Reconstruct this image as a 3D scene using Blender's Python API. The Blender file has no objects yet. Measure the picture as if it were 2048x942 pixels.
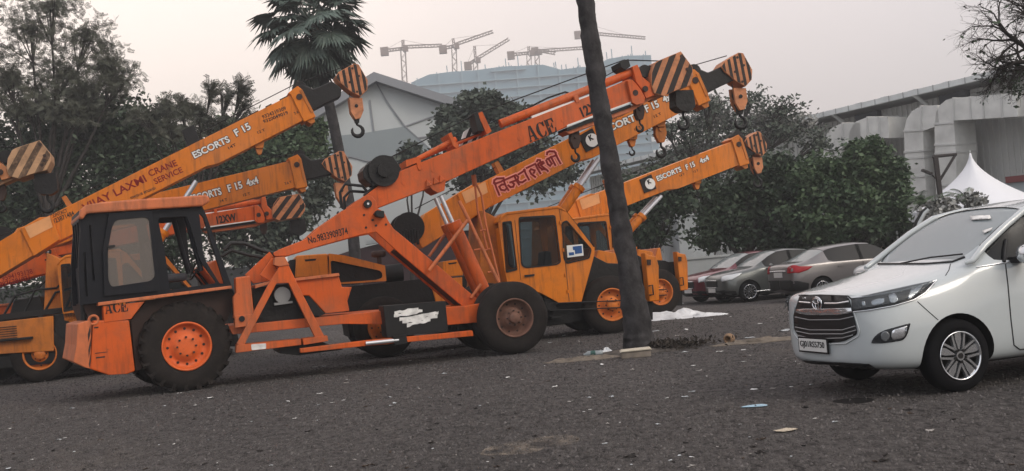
import bpy, bmesh, math, random
from mathutils import Vector, Matrix
from mathutils.geometry import tessellate_polygon
import numpy as np
R = math.radians
random.seed(7); rng = np.random.default_rng(7)
scene = bpy.context.scene
COL = scene.collection

# ------------------------------------------------------------ camera, sky, sun
FPX, CAMH, ROLL = 2100.0, 1.5, R(5.08)
PITCH = math.atan(72.7 / FPX)
camd = bpy.data.cameras.new('camera'); cam = bpy.data.objects.new('camera', camd); COL.objects.link(cam)
scene.camera = cam
camd.sensor_width = 36.0; camd.lens = FPX / 2048 * 36.0; camd.clip_start = 0.05; camd.clip_end = 5000
_F = Vector((0, math.cos(PITCH), math.sin(PITCH)))
_R0 = Vector((1, 0, 0)); _U0 = Vector((0, -math.sin(PITCH), math.cos(PITCH)))
_Rt = _R0 * math.cos(ROLL) - _U0 * math.sin(ROLL)
_Up = _U0 * math.cos(ROLL) + _R0 * math.sin(ROLL)
m3 = Matrix((_Rt, _Up, -_F)).transposed()
cam.matrix_world = Matrix.Translation((0, 0, CAMH)) @ m3.to_4x4()
CAM = Vector((0, 0, CAMH))

world = bpy.data.worlds.new("World"); scene.world = world; world.use_nodes = True
wn = world.node_tree.nodes; wl = world.node_tree.links; wn.clear()
SUN_DIR = Vector((0.62, -0.50, 0.60)).normalized()          # towards the sun
sky = wn.new('ShaderNodeTexSky'); sky.sky_type = 'NISHITA'; sky.sun_disc = False
sky.sun_elevation = math.asin(SUN_DIR.z); sky.sun_rotation = math.atan2(SUN_DIR.x, SUN_DIR.y)
sky.dust_density = 6.0; sky.air_density = 1.5
bg1 = wn.new('ShaderNodeBackground'); bg1.inputs[1].default_value = 0.03
wl.new(sky.outputs[0], bg1.inputs[0])
tc = wn.new('ShaderNodeTexCoord')
dot = wn.new('ShaderNodeVectorMath'); dot.operation = 'DOT_PRODUCT'
gl = Vector((-0.42, 0.88, 0.16)).normalized(); dot.inputs[1].default_value = gl
wl.new(tc.outputs['Generated'], dot.inputs[0])
rp = wn.new('ShaderNodeValToRGB'); rp.color_ramp.interpolation = 'B_SPLINE'
e = rp.color_ramp.elements
e[0].position = 0.0; e[0].color = (0.42, 0.43, 0.46, 1)
e[1].position = 1.0; e[1].color = (0.90, 0.745, 0.63, 1)
x = e.new(0.66); x.color = (0.53, 0.462, 0.455, 1)
x = e.new(0.88); x.color = (0.68, 0.578, 0.54, 1)
wl.new(dot.outputs['Value'], rp.inputs[0])
bg2 = wn.new('ShaderNodeBackground'); bg2.inputs[1].default_value = 1.10
nz = wn.new('ShaderNodeTexNoise'); nz.inputs['Scale'].default_value = 2.2; nz.inputs['Detail'].default_value = 5; wl.new(tc.outputs['Generated'], nz.inputs['Vector'])
mr_ = wn.new('ShaderNodeMapRange'); mr_.inputs[1].default_value = .3; mr_.inputs[2].default_value = .7; mr_.inputs[3].default_value = .94; mr_.inputs[4].default_value = 1.05; wl.new(nz.outputs[0], mr_.inputs[0])
mm_ = wn.new('ShaderNodeVectorMath'); mm_.operation = 'SCALE'; wl.new(rp.outputs[0], mm_.inputs[0]); wl.new(mr_.outputs[0], mm_.inputs['Scale']); wl.new(mm_.outputs[0], bg2.inputs[0])
ad = wn.new('ShaderNodeAddShader'); wl.new(bg1.outputs[0], ad.inputs[0]); wl.new(bg2.outputs[0], ad.inputs[1])
wo = wn.new('ShaderNodeOutputWorld'); wl.new(ad.outputs[0], wo.inputs[0])

sd = bpy.data.lights.new('sun', 'SUN'); sd.energy = 0.6; sd.angle = R(20); sd.color = (1.0, 0.93, 0.85)
so = bpy.data.objects.new('sun', sd); COL.objects.link(so)
so.rotation_euler = SUN_DIR.to_track_quat('Z', 'Y').to_euler()
vs = scene.view_settings
vs.view_transform = 'Standard'; vs.look = 'None'; vs.exposure = 0.76; vs.gamma = 1.0; vs.use_curve_mapping = False

# ------------------------------------------------------------ pixel -> place
def ray(px, py):
    return _F + _Rt * ((px - 1024) / FPX) + _Up * ((471 - py) / FPX)
def G(px, py, z=0.0):
    d = ray(px, py); return CAM + d * ((z - CAMH) / d.z)
def W(px, py, Y):
    d = ray(px, py); return CAM + d * (Y / d.y)
class Frame:
    """upright plane through a spot on the ground; local x runs along it, local z up, local -y faces the camera"""
    def __init__(s, o, deg):
        s.o = Vector((o.x, o.y, 0)); s.a = R(deg)
        s.d = Vector((math.cos(s.a), math.sin(s.a), 0)); s.n = Vector((math.sin(s.a), -math.cos(s.a), 0))
    def L(s, px, py, off=0.0):
        d = ray(px, py); t = ((s.o + s.n * off - CAM).dot(s.n)) / d.dot(s.n)
        p = CAM + d * t - s.o
        return (p.dot(s.d), p.z)
    def P(s, off, pts): return [s.L(x, y, off) for x, y in pts]

# ------------------------------------------------------------ materials
MATS = {}
def mat(name, col, rough=0.6, metal=0.0, var=0.0, scale=3.0, bump=0.0, bscale=40.0, dirt=0.0, dirtcol=(0.06, 0.045, 0.035), spec=0.28, coat=0.0, stretch=None, streak=0.0):
    if name in MATS: return MATS[name]
    m = bpy.data.materials.new(name); m.use_nodes = True; MATS[name] = m
    nt = m.node_tree; b = nt.nodes['Principled BSDF']
    b.inputs['Base Color'].default_value = (*col, 1); b.inputs['Roughness'].default_value = rough
    b.inputs['Metallic'].default_value = metal; b.inputs['Specular IOR Level'].default_value = spec
    b.inputs['Coat Weight'].default_value = coat; b.inputs['Coat Roughness'].default_value = 0.06
    t = nt.nodes.new('ShaderNodeTexCoord'); vec = t.outputs['Object']
    if stretch:
        mp = nt.nodes.new('ShaderNodeMapping'); mp.inputs['Scale'].default_value = stretch
        nt.links.new(vec, mp.inputs[0]); vec = mp.outputs[0]
    src = None
    if var > 0:
        n = nt.nodes.new('ShaderNodeTexNoise'); n.inputs['Scale'].default_value = scale; n.inputs['Detail'].default_value = 8
        nt.links.new(vec, n.inputs['Vector'])
        r = nt.nodes.new('ShaderNodeValToRGB'); r.color_ramp.elements[0].position = 0.3; r.color_ramp.elements[1].position = 0.7
        r.color_ramp.elements[0].color = (*[c * (1 - var) for c in col], 1); r.color_ramp.elements[1].color = (*[min(1, c * (1 + var)) for c in col], 1)
        nt.links.new(n.outputs[0], r.inputs[0]); src = r.outputs[0]
    if dirt > 0:
        n = nt.nodes.new('ShaderNodeTexNoise'); n.inputs['Scale'].default_value = scale * 1.7; n.inputs['Detail'].default_value = 10; n.inputs['Roughness'].default_value = 0.7
        nt.links.new(vec, n.inputs['Vector'])
        r = nt.nodes.new('ShaderNodeMapRange'); r.inputs[1].default_value = 0.48; r.inputs[2].default_value = 0.75; r.inputs[4].default_value = dirt
        nt.links.new(n.outputs[0], r.inputs[0])
        mx = nt.nodes.new('ShaderNodeMix'); mx.data_type = 'RGBA'
        nt.links.new(r.outputs[0], mx.inputs[0])
        if src: nt.links.new(src, mx.inputs[6])
        else: mx.inputs[6].default_value = (*col, 1)
        mx.inputs[7].default_value = (*dirtcol, 1); src = mx.outputs[2]
    if streak > 0:
        mp = nt.nodes.new('ShaderNodeMapping'); mp.inputs['Scale'].default_value = (7, 7, .8); nt.links.new(t.outputs['Object'], mp.inputs[0])
        n = nt.nodes.new('ShaderNodeTexNoise'); n.inputs['Scale'].default_value = 1.4; n.inputs['Detail'].default_value = 9; n.inputs['Roughness'].default_value = .65; nt.links.new(mp.outputs[0], n.inputs['Vector'])
        r = nt.nodes.new('ShaderNodeMapRange'); r.inputs[1].default_value = .50; r.inputs[2].default_value = .72; r.inputs[4].default_value = streak; nt.links.new(n.outputs[0], r.inputs[0])
        mx = nt.nodes.new('ShaderNodeMix'); mx.data_type = 'RGBA'; nt.links.new(r.outputs[0], mx.inputs[0]); nt.links.new(src, mx.inputs[6]); mx.inputs[7].default_value = (.05, .028, .018, 1); src = mx.outputs[2]
        n = nt.nodes.new('ShaderNodeTexNoise'); n.inputs['Scale'].default_value = 9; n.inputs['Detail'].default_value = 12; n.inputs['Roughness'].default_value = .8; nt.links.new(t.outputs['Object'], n.inputs['Vector'])
        r = nt.nodes.new('ShaderNodeMapRange'); r.inputs[1].default_value = .63; r.inputs[2].default_value = .67; r.inputs[4].default_value = .8; nt.links.new(n.outputs[0], r.inputs[0])
        mx = nt.nodes.new('ShaderNodeMix'); mx.data_type = 'RGBA'; nt.links.new(r.outputs[0], mx.inputs[0]); nt.links.new(src, mx.inputs[6]); mx.inputs[7].default_value = (.10, .035, .015, 1); src = mx.outputs[2]
        n = nt.nodes.new('ShaderNodeTexNoise'); n.inputs['Scale'].default_value = .55; n.inputs['Detail'].default_value = 5; nt.links.new(t.outputs['Object'], n.inputs['Vector'])
        r = nt.nodes.new('ShaderNodeMapRange'); r.inputs[1].default_value = .45; r.inputs[2].default_value = .72; r.inputs[4].default_value = .30; nt.links.new(n.outputs[0], r.inputs[0])
        mx = nt.nodes.new('ShaderNodeMix'); mx.data_type = 'RGBA'; nt.links.new(r.outputs[0], mx.inputs[0]); nt.links.new(src, mx.inputs[6]); mx.inputs[7].default_value = (.40, .20, .11, 1); src = mx.outputs[2]
    if src: nt.links.new(src, b.inputs['Base Color'])
    if bump > 0:
        n = nt.nodes.new('ShaderNodeTexNoise'); n.inputs['Scale'].default_value = bscale; n.inputs['Detail'].default_value = 6
        nt.links.new(vec, n.inputs['Vector'])
        bp = nt.nodes.new('ShaderNodeBump'); bp.inputs['Strength'].default_value = bump; bp.inputs['Distance'].default_value = 0.02
        nt.links.new(n.outputs[0], bp.inputs['Height']); nt.links.new(bp.outputs[0], b.inputs['Normal'])
    return m
def glass(name, tint=(0.5, 0.55, 0.57), body=(0.02, 0.025, 0.03), opac=0.5, rough=0.05, spec=0.6):
    if name in MATS: return MATS[name]
    m = bpy.data.materials.new(name); m.use_nodes = True; MATS[name] = m
    nt = m.node_tree; b = nt.nodes['Principled BSDF']; out = nt.nodes['Material Output']
    b.inputs['Base Color'].default_value = (*body, 1); b.inputs['Roughness'].default_value = rough; b.inputs['Specular IOR Level'].default_value = spec
    tr = nt.nodes.new('ShaderNodeBsdfTransparent'); tr.inputs[0].default_value = (*tint, 1)
    mx = nt.nodes.new('ShaderNodeMixShader'); mx.inputs[0].default_value = opac
    nt.links.new(tr.outputs[0], mx.inputs[1]); nt.links.new(b.outputs[0], mx.inputs[2]); nt.links.new(mx.outputs[0], out.inputs[0])
    return m
def foliage(name, c1, c2, sc=0.8):
    if name in MATS: return MATS[name]
    m = bpy.data.materials.new(name); m.use_nodes = True; MATS[name] = m
    nt = m.node_tree; b = nt.nodes['Principled BSDF']; b.inputs['Roughness'].default_value = 0.55; b.inputs['Specular IOR Level'].default_value = 0.25
    t = nt.nodes.new('ShaderNodeTexCoord'); n = nt.nodes.new('ShaderNodeTexNoise'); n.inputs['Scale'].default_value = sc; n.inputs['Detail'].default_value = 12; n.inputs['Roughness'].default_value = .75
    nt.links.new(t.outputs['Object'], n.inputs['Vector'])
    r = nt.nodes.new('ShaderNodeValToRGB'); r.color_ramp.elements[0].position = 0.35; r.color_ramp.elements[1].position = 0.68
    r.color_ramp.elements[0].color = (*c1, 1); r.color_ramp.elements[1].color = (*c2, 1)
    nt.links.new(n.outputs[0], r.inputs[0]); nt.links.new(r.outputs[0], b.inputs['Base Color'])
    return m

ORANGE = mat('orange_paint', (0.56, 0.090, 0.008), 0.48, var=0.12, scale=1.3, dirt=0.45, bump=0.05, bscale=6, streak=.55)
ORANGE2 = mat('faded_orange_paint', (0.54, 0.15, 0.055), 0.55, var=0.12, scale=2, dirt=0.35, streak=.55)
YELLOW = mat('amber_paint', (0.64, 0.175, 0.004), 0.42, var=0.08, scale=1.1, dirt=0.35, streak=.55)
YELLOW_D = mat('dusty_amber_paint', (0.52, 0.16, 0.022), 0.6, var=0.15, scale=1.5, dirt=0.55, streak=.55)
AMBER_L = mat('pale_amber_paint', (0.74, 0.36, 0.15), 0.5, var=0.08, scale=2, dirt=0.2)
RIMO = mat('orange_rim_paint', (0.66, 0.12, 0.025), 0.5, var=0.1, scale=4, dirt=0.4)
RIMY = mat('amber_rim_paint', (0.6, 0.17, 0.03), 0.5, var=0.1, scale=4, dirt=0.5)
RIMR = mat('rusty_rim', (0.17, 0.085, 0.06), 0.75, var=0.3, scale=5, dirt=0.5)
BLACK = mat('black_paint', (0.007, 0.007, 0.008), 0.5, var=0.2, scale=3, dirt=0.25, dirtcol=(0.035, 0.028, 0.024))
GREASE = mat('black_greasy_steel', (0.006, 0.0055, 0.006), 0.5, var=0.3, scale=6, bump=0.4, bscale=14)
NAVY = mat('blue_black_cab_paint', (0.005, 0.006, 0.010), 0.5, var=0.2, scale=2, dirt=0.25, spec=.18, dirtcol=(0.035, 0.03, 0.03))
BROWN = mat('dark_brown_steel', (0.035, 0.018, 0.014), 0.6, var=0.3, scale=3)
TYRE = mat('dusty_tyre_rubber', (0.019, 0.016, 0.015), 0.85, var=0.35, scale=3, dirt=0.4, dirtcol=(0.06, 0.048, 0.038), spec=.12, bump=0.2, bscale=30)
TYREC = mat('car_tyre_rubber', (0.006, 0.006, 0.007), 0.85, var=0.2, scale=5, spec=.1)
CHROME = mat('polished_rod', (0.62, 0.63, 0.66), 0.25, 0.55)
STRB = mat('stripe_black', (0.022, 0.016, 0.014), 0.6, var=0.4, scale=5)
STRO = mat('stripe_dull_orange', (0.50, 0.20, 0.09), 0.6, var=0.2, scale=4, dirt=0.6)
STRT = mat('stripe_tan', (0.42, 0.25, 0.14), 0.7, var=0.2, scale=4, dirt=0.6)
WHITE = mat('white_lettering', (0.72, 0.72, 0.70), 0.6)
RED = mat('dark_red_lettering', (0.20, 0.006, 0.004), 0.6)
PINK = mat('pink_lettering_edge', (0.85, 0.32, 0.26), 0.6)
LBLACK = mat('black_lettering', (0.012, 0.010, 0.010), 0.6)
PAPER = mat('scrap_paper', (0.66, 0.65, 0.63), 0.85, var=0.25, scale=9)
HOSE = mat('rubber_hose', (0.010, 0.010, 0.011), 0.5)
CABG = glass('cab_glass', (0.72, 0.75, 0.75), (0.02, 0.025, 0.03), 0.16, 0.04, 0.4)
DOORG = glass('sky_pale_door_glass', (0.7, 0.7, 0.68), (0.24, 0.21, 0.19), 0.42, 0.10, 0.5)  # pale beige body colour paints the sky's reflection on the pane
DARKG = glass('dark_window_glass', (0.10, 0.11, 0.12), (0.018, 0.022, 0.026), 0.9, 0.03, 0.6)

# ------------------------------------------------------------ mesh helpers
def link(o, parent=None):
    COL.objects.link(o)
    if parent is not None: o.parent = parent
    return o
def tag(o, label=None, cat=None, group=None, kind=None):
    if label: o['label'] = label
    if cat: o['category'] = cat
    if group: o['group'] = group
    if kind: o['kind'] = kind
    return o
def thing(name, label, cat, loc=(0, 0, 0), rz=0.0, group=None):
    o = bpy.data.objects.new(name, None); link(o); o.location = loc; o.rotation_euler = (0, 0, rz); o.empty_display_size = 0.3
    return tag(o, label, cat, group)
def rnd(pts, r, n=4):
    """round the corners of a closed outline"""
    out = []; N = len(pts)
    for i in range(N):
        p = Vector(pts[i]); a = Vector(pts[i - 1]) - p; b = Vector(pts[(i + 1) % N]) - p
        rr = min(r, a.length * .45, b.length * .45)
        A = p + a.normalized() * rr; B = p + b.normalized() * rr
        for k in range(n + 1):
            t = k / n; q = A * (1 - t) ** 2 + p * 2 * t * (1 - t) + B * t * t
            out.append((q.x, q.y))
    return out
class MB:
    def __init__(s): s.v = []; s.f = []; s.sm = []
    def add(s, v, f, smooth=False):
        k = len(s.v); s.v += [tuple(p) for p in v]; s.f += [tuple(i + k for i in q) for q in f]; s.sm += [smooth] * len(f); return s
    def prism(s, pts, y0, y1, holes=()):
        """outline in (x,z) pushed through local y from y0 to y1"""
        loops = [list(pts)] + [list(h) for h in holes]
        tri = tessellate_polygon([[Vector((a, b, 0)) for a, b in l] for l in loops])
        flat = [p for l in loops for p in l]; n = len(flat)
        v = [(a, y0, b) for a, b in flat] + [(a, y1, b) for a, b in flat]
        f = []
        for t in tri:
            f.append(tuple(t)); f.append(tuple(n + i for i in reversed(t)))
        k = 0
        for l in loops:
            m = len(l)
            for i in range(m):
                a, b = k + i, k + (i + 1) % m
                f.append((a, b, n + b, n + a))
            k += m
        return s.add(v, f)
    def box(s, c, d, M=None):
        v = [Vector((x * d[0] / 2, y * d[1] / 2, z * d[2] / 2)) for x in (-1, 1) for y in (-1, 1) for z in (-1, 1)]
        if M is not None: v = [M @ p for p in v]
        v = [p + Vector(c) for p in v]
        return s.add(v, [(0, 1, 3, 2), (4, 6, 7, 5), (0, 4, 5, 1), (2, 3, 7, 6), (0, 2, 6, 4), (1, 5, 7, 3)])
    def tube(s, pts, r, n=10, cap=True):
        pts = [Vector(p) for p in pts]; N = len(pts)
        rs = r if isinstance(r, (list, tuple)) else [r] * N
        prev = None; v = []
        for i, p in enumerate(pts):
            t = (pts[min(i + 1, N - 1)] - pts[max(i - 1, 0)])
            t = t.normalized() if t.length > 1e-9 else Vector((0, 0, 1))
            if prev is None:
                a = Vector((0, 0, 1)) if abs(t.z) < .9 else Vector((1, 0, 0)); x = t.cross(a).normalized()
            else:
                x = (prev - t * prev.dot(t)); x = x.normalized() if x.length > 1e-6 else t.orthogonal().normalized()
            prev = x; y = t.cross(x)
            v += [p + (x * math.cos(2 * math.pi * k / n) + y * math.sin(2 * math.pi * k / n)) * rs[i] for k in range(n)]
        f = [(i * n + k, i * n + (k + 1) % n, (i + 1) * n + (k + 1) % n, (i + 1) * n + k) for i in range(N - 1) for k in range(n)]
        s.add(v, f, True)
        if cap:
            s.add(v[:n], [tuple(reversed(range(n)))]); s.add(v[-n:], [tuple(range(n))])
        return s
    def disc(s, x, z, r, y0, y1, n=28):
        """solid cylinder whose axis runs along local y"""
        a = [(x + r * math.cos(2 * math.pi * k / n), z + r * math.sin(2 * math.pi * k / n)) for k in range(n)]
        v = [(p, y0, q) for p, q in a] + [(p, y1, q) for p, q in a]
        s.add(v, [(k, (k + 1) % n, n + (k + 1) % n, n + k) for k in range(n)], True)
        s.add(v[:n], [tuple(range(n))]); return s.add(v[n:], [tuple(reversed(range(n)))])
    def lathe(s, prof, x, z, n=48, a0=0.0):
        """profile [(radius, y)] spun about an axis along local y through (x,z)"""
        v = []; m = len(prof)
        for k in range(n):
            a = a0 + 2 * math.pi * k / n; c, q = math.cos(a), math.sin(a)
            v += [(x + r * c, y, z + r * q) for r, y in prof]
        f = [(k * m + i, k * m + i + 1, ((k + 1) % n) * m + i + 1, ((k + 1) % n) * m + i) for k in range(n) for i in range(m - 1)]
        return s.add(v, f, True)
    def build(s, name, m, parent=None, bevel=0.0, smooth=None, mats=None):
        me = bpy.data.meshes.new(name); me.from_pydata(s.v, [], s.f); me.materials.append(m)
        me.polygons.foreach_set('use_smooth', s.sm if smooth is None else [smooth] * len(s.f))
        bm = bmesh.new(); bm.from_mesh(me); bmesh.ops.recalc_face_normals(bm, faces=bm.faces); bm.to_mesh(me); bm.free()
        me.update(); o = bpy.data.objects.new(name, me); link(o, parent)
        if bevel > 0:
            b = o.modifiers.new('bevel', 'BEVEL'); b.width = bevel; b.segments = 2; b.limit_method = 'ANGLE'; b.angle_limit = R(40)
        return o
def bake(o):
    """apply an object's modifiers"""
    dg = bpy.context.evaluated_depsgraph_get(); dg.update()
    me = bpy.data.meshes.new_from_object(o.evaluated_get(dg)); o.modifiers.clear(); o.data = me; return o
def clip(poly, a, b, c):
    """keep the part of a convex outline with a*x+b*y<=c"""
    out = []
    for i in range(len(poly)):
        p, q = poly[i - 1], poly[i]; dp, dq = a * p[0] + b * p[1] - c, a * q[0] + b * q[1] - c
        if (dp <= 0) != (dq <= 0):
            t = dp / (dp - dq); out.append((p[0] + (q[0] - p[0]) * t, p[1] + (q[1] - p[1]) * t))
        if dq <= 0: out.append(q)
    return out
def stripes(outline, ang, w, gap, phase, yf, yb, m, parent, shrink=0.97, name='stripes'):
    cx = sum(p[0] for p in outline) / len(outline); cz = sum(p[1] for p in outline) / len(outline)
    o2 = [(cx + (p[0] - cx) * shrink, cz + (p[1] - cz) * shrink) for p in outline]
    a, b = -math.sin(ang), math.cos(ang); ds = [a * p[0] + b * p[1] for p in o2]
    d = min(ds) + phase; mb = MB(); m2 = MB()
    while d < max(ds):
        q = clip(clip(o2, a, b, d + w), -a, -b, -d)
        if len(q) > 2:
            mb.prism(q, yf - 0.006, yf + 0.01); m2.prism(q, yb - 0.01, yb + 0.006)
        d += w + gap
    if mb.v: mb.build(name, m, parent); m2.build(name, m, parent)
def text(s, p0, p1, y, m, parent, h=None, bold=0.0, thick=0.004, name='lettering', font=None, lift=0.0):
    """lettering from p0 to p1 (both (x,z)) standing on the local plane y, facing the camera side"""
    cu = bpy.data.curves.new('t', 'FONT'); cu.body = s; cu.size = 1.0; cu.extrude = 0.0; cu.offset = bold
    cu.resolution_u = 3
    o = bpy.data.objects.new('t', cu); link(o)
    dg = bpy.context.evaluated_depsgraph_get(); dg.update()
    me = bpy.data.meshes.new_from_object(o.evaluated_get(dg)); bpy.data.objects.remove(o); bpy.data.curves.remove(cu)
    xs = [v.co.x for v in me.vertices]; ys = [v.co.y for v in me.vertices]
    if not xs: return None
    x0, x1, y0, y1 = min(xs), max(xs), min(ys), max(ys)
    a = Vector((p1[0] - p0[0], p1[1] - p0[1])); Wd = a.length; ang = math.atan2(a.y, a.x)
    k = Wd / (x1 - x0); kh = k if h is None else h / (y1 - y0)
    v = []
    for q in me.vertices:
        X = (q.co.x - x0) * k; Z = (q.co.y - y0) * kh
        v.append((p0[0] + X * math.cos(ang) - Z * math.sin(ang), y - lift, p0[1] + X * math.sin(ang) + Z * math.cos(ang)))
    f = [tuple(p.vertices) for p in me.polygons]; bpy.data.meshes.remove(me)
    n = bpy.data.meshes.new(name); n.from_pydata(v, [], f); n.materials.append(m); n.update()
    ob = bpy.data.objects.new(name, n); link(ob, parent)
    md = ob.modifiers.new('solid', 'SOLIDIFY'); md.thickness = thick; md.offset = 0
    return ob
def outlined(s, p0, p1, y, parent, h, fill=WHITE, edge=LBLACK, bold=0.032, eb=0.085):
    h = h * 1.15
    t = text(s, p0, p1, y, edge, parent, h, eb, name='lettering_outline')
    # the fill keeps the letters of the outline but a little smaller
    d = (Vector(p1) - Vector(p0)); u = d.normalized(); nrm = Vector((-u.y, u.x)); e_ = h * 0.07
    q0 = Vector(p0) + u * e_ + nrm * e_; q1 = Vector(p1) - u * e_ + nrm * e_
    text(s, tuple(q0), tuple(q1), y, fill, t, h - 2 * e_, bold, lift=0.006)
    return t
def ribbon(mb, pts, w, y, th=0.004, j=0.0):
    """flat painted stroke along (x,z) points"""
    for i in range(len(pts) - 1):
        a, b = Vector(pts[i]), Vector(pts[i + 1]); d = (b - a)
        if d.length < 1e-6: continue
        u = d.normalized(); n = Vector((-u.y, u.x)) * w / 2; a = a - u * w * .35; b = b + u * w * .35
        yy = y - 0.0005 * (i % 5) - j
        mb.prism([tuple(a - n), tuple(b - n), tuple(b + n), tuple(a + n)], yy - th, yy)
# stencil serif letters A, C, E: outlines in a unit box
STENCIL = {'A': [[(0, 0), (.26, 0), (.26, .06), (.19, .06), (.45, 1), (.38, 1), (.08, .06), (0, .06)],
                 [(.50, 1), (.62, 1), (.90, .06), (1, .06), (1, 0), (.56, 0), (.56, .06), (.64, .06), (.46, .80)],
                 [(.28, .28), (.58, .28), (.56, .36), (.31, .36)]],
           'C': [[(.46, 1), (.22, .92), (.04, .70), (.0, .5), (.04, .30), (.22, .08), (.46, 0), (.46, .06), (.36, .16), (.30, .5), (.36, .84), (.46, .94)],
                 [(.54, 1), (.54, .94), (.74, .86), (.84, .66), (.94, .66), (.94, .98), (.86, .98), (.80, .92)],
                 [(.54, 0), (.54, .06), (.74, .14), (.86, .34), (.95, .34), (.93, .16), (.78, .03)]],
           'E': [[(0, 0), (.14, 0), (.14, 1), (0, 1), (0, .95), (.04, .92), (.04, .08), (0, .05)],
                 [(.20, 0), (.92, 0), (.98, .34), (.90, .34), (.78, .08), (.38, .08), (.38, .46), (.20, .46)],
                 [(.20, .54), (.38, .54), (.38, .92), (.74, .92), (.86, .70), (.93, .70), (.90, 1), (.20, 1)],
                 [(.44, .47), (.58, .47), (.64, .34), (.70, .34), (.70, .68), (.64, .68), (.58, .53), (.44, .53)]]}
def stencil(word, p0, p1, h, y, parent, m=LBLACK):
    mb = MB(); a = Vector((p1[0] - p0[0], p1[1] - p0[1])); u = a.normalized(); n = Vector((-u.y, u.x)); w = a.length / len(word)
    for i, ch in enumerate(word):
        for poly in STENCIL[ch]:
            mb.prism([tuple(Vector(p0) + u * (w * i + q[0] * w * .92) + n * q[1] * h) for q in poly], y - .005, y + .004)
    return mb.build('lettering', m, parent)

# ------------------------------------------------------------ wheels
def wheel(parent, x, z, Rr, wd, y, rimm, side=-1, rim_r=None, lugs=0, dish=0.09, hub=0.09, holes=10, cap=True):
    """tyre, rim and hub; outer face at local y, body of the tyre runs inwards (side=-1: face towards the camera)"""
    rr = rim_r or Rr * 0.56; s = -side
    w_ = MB(); k = wd
    prof = [(rr * .98, y + s * .03), (rr * 1.04, y + s * .012), (rr * 1.2, y + s * .002), (Rr * .80, y), (Rr * .90, y + s * .02), (Rr * .965, y + s * .05), (Rr * .985, y + s * .075),
            (Rr, y + s * k * .3), (Rr, y + s * k * .7), (Rr * .985, y + s * (k - .075)), (Rr * .9, y + s * (k - .02)), (Rr * .8, y + s * k), (rr * 1.1, y + s * k), (rr * .98, y + s * (k - .03))]
    w_.lathe(prof, x, z, 64)
    if lugs:
        for i in range(lugs):
            for hnd in (0, 1):
                a = 2 * math.pi * (i + .5 * hnd) / lugs; m_ = Matrix.Rotation(-a, 3, 'Y') @ Matrix.Rotation(R(32 if hnd else -32), 3, 'X')
                yc = y + s * (k * (.27 if hnd == 0 else .73))
                w_.box((x + (Rr - .012) * math.cos(a), yc, z + (Rr - .012) * math.sin(a)), (.055, k * .56, .06), m_)
                if hnd == 0:
                    w_.box((x + (Rr * .94) * math.cos(a + .05), y + s * .035, z + (Rr * .94) * math.sin(a + .05)), (.12, .05, .05), Matrix.Rotation(-a, 3, 'Y'))
    else:
        pass
    tyre_prof_ring = [(Rr * .86, y - s * .006), (Rr * .87, y - s * .006)]
    root = w_.build('tyre', TYRE, None)
    wroot = bpy.data.objects.new('wheel', None); link(wroot, parent); wroot.empty_display_size = .1; root.parent = wroot
    r_ = MB()
    r_.lathe([(rr * 1.06, y + s * .005), (rr * 1.07, y - s * .008), (rr * 1.0, y - s * .008), (rr * .96, y + s * .02), (rr * .93, y + s * dish), (rr * .62, y + s * (dish + .01)), (rr * .52, y + s * (dish * .35)), (rr * .30, y + s * (dish * .3)), (0.001, y + s * (dish * .3))], x, z, 48)
    r_.build('rim', rimm, wroot)
    d_ = MB()
    for i in range(holes):
        a = 2 * math.pi * i / holes; d_.disc(x + rr * .77 * math.cos(a), z + rr * .77 * math.sin(a), rr * .06, y + s * (dish - .004), y + s * (dish + .02), 10)
    for i in range(8):
        a = 2 * math.pi * i / 8; d_.disc(x + rr * .40 * math.cos(a), z + rr * .40 * math.sin(a), rr * .045, y + s * (dish * .3 - .03), y + s * (dish * .3 + .01), 8)
    d_.build('wheel_nut', BROWN, wroot)
    if cap:
        h_ = MB(); h_.lathe([(hub * 1.25, y + s * dish * .3), (hub * 1.2, y - s * .01), (hub, y - s * .03), (0.001, y - s * .035)], x, z, 20); h_.build('hub', rimm, wroot)
    return wroot
def hook(parent, x, z, y, s, m=GREASE, block=None, bm=GREASE):
    """crane hook hanging from (x,z): swivel block, shank and curved hook; z is the top of the block"""
    hb = bpy.data.objects.new('hook_block', None); link(hb, parent)
    b = MB()
    if block == 'big':
        b.prism(rnd([(x - .22 * s, z), (x + .22 * s, z), (x + .24 * s, z - .38 * s), (x + .1 * s, z - .48 * s), (x - .12 * s, z - .46 * s), (x - .24 * s, z - .36 * s)], .03), y - .16, y + .16)
        z1 = z - .46 * s
    else:
        b.prism(rnd([(x - .12 * s, z), (x + .14 * s, z), (x + .17 * s, z - .30 * s), (x + .08 * s, z - .55 * s), (x - .07 * s, z - .55 * s), (x - .16 * s, z - .32 * s)], .03), y - .07, y + .07)
        b.disc(x, z - .2 * s, .05 * s, y - .095, y + .095, 14); z1 = z - .54 * s
    b.build('cheek_plate', bm, hb, bevel=.01)
    h = MB(); pts = [(x, y, z1 + .05), (x, y, z1 - .10 * s)]; rs = [.035 * s, .03 * s]
    cx, cz = x, z1 - .26 * s; r = .12 * s
    for k in range(13):
        a = R(70 - k * 24.0); pts.append((cx - .02 * s + r * math.cos(a), y, cz + r * math.sin(a))); rs.append((.030 + .022 * math.sin(math.pi * min(1, k / 11))) * s)
    rs[-1] = .012 * s
    h.tube(pts, rs, 10); h.build('hook', m, hb); return hb
def octagon(cx, cz, rx, rz, ang=0.0, n=8, off=.5):
    return [(cx + rx * math.cos(2 * math.pi * (k + off) / n) * math.cos(ang) - rz * math.sin(2 * math.pi * (k + off) / n) * math.sin(ang),
             cz + rx * math.cos(2 * math.pi * (k + off) / n) * math.sin(ang) + rz * math.sin(2 * math.pi * (k + off) / n) * math.cos(ang)) for k in range(n)]

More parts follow.
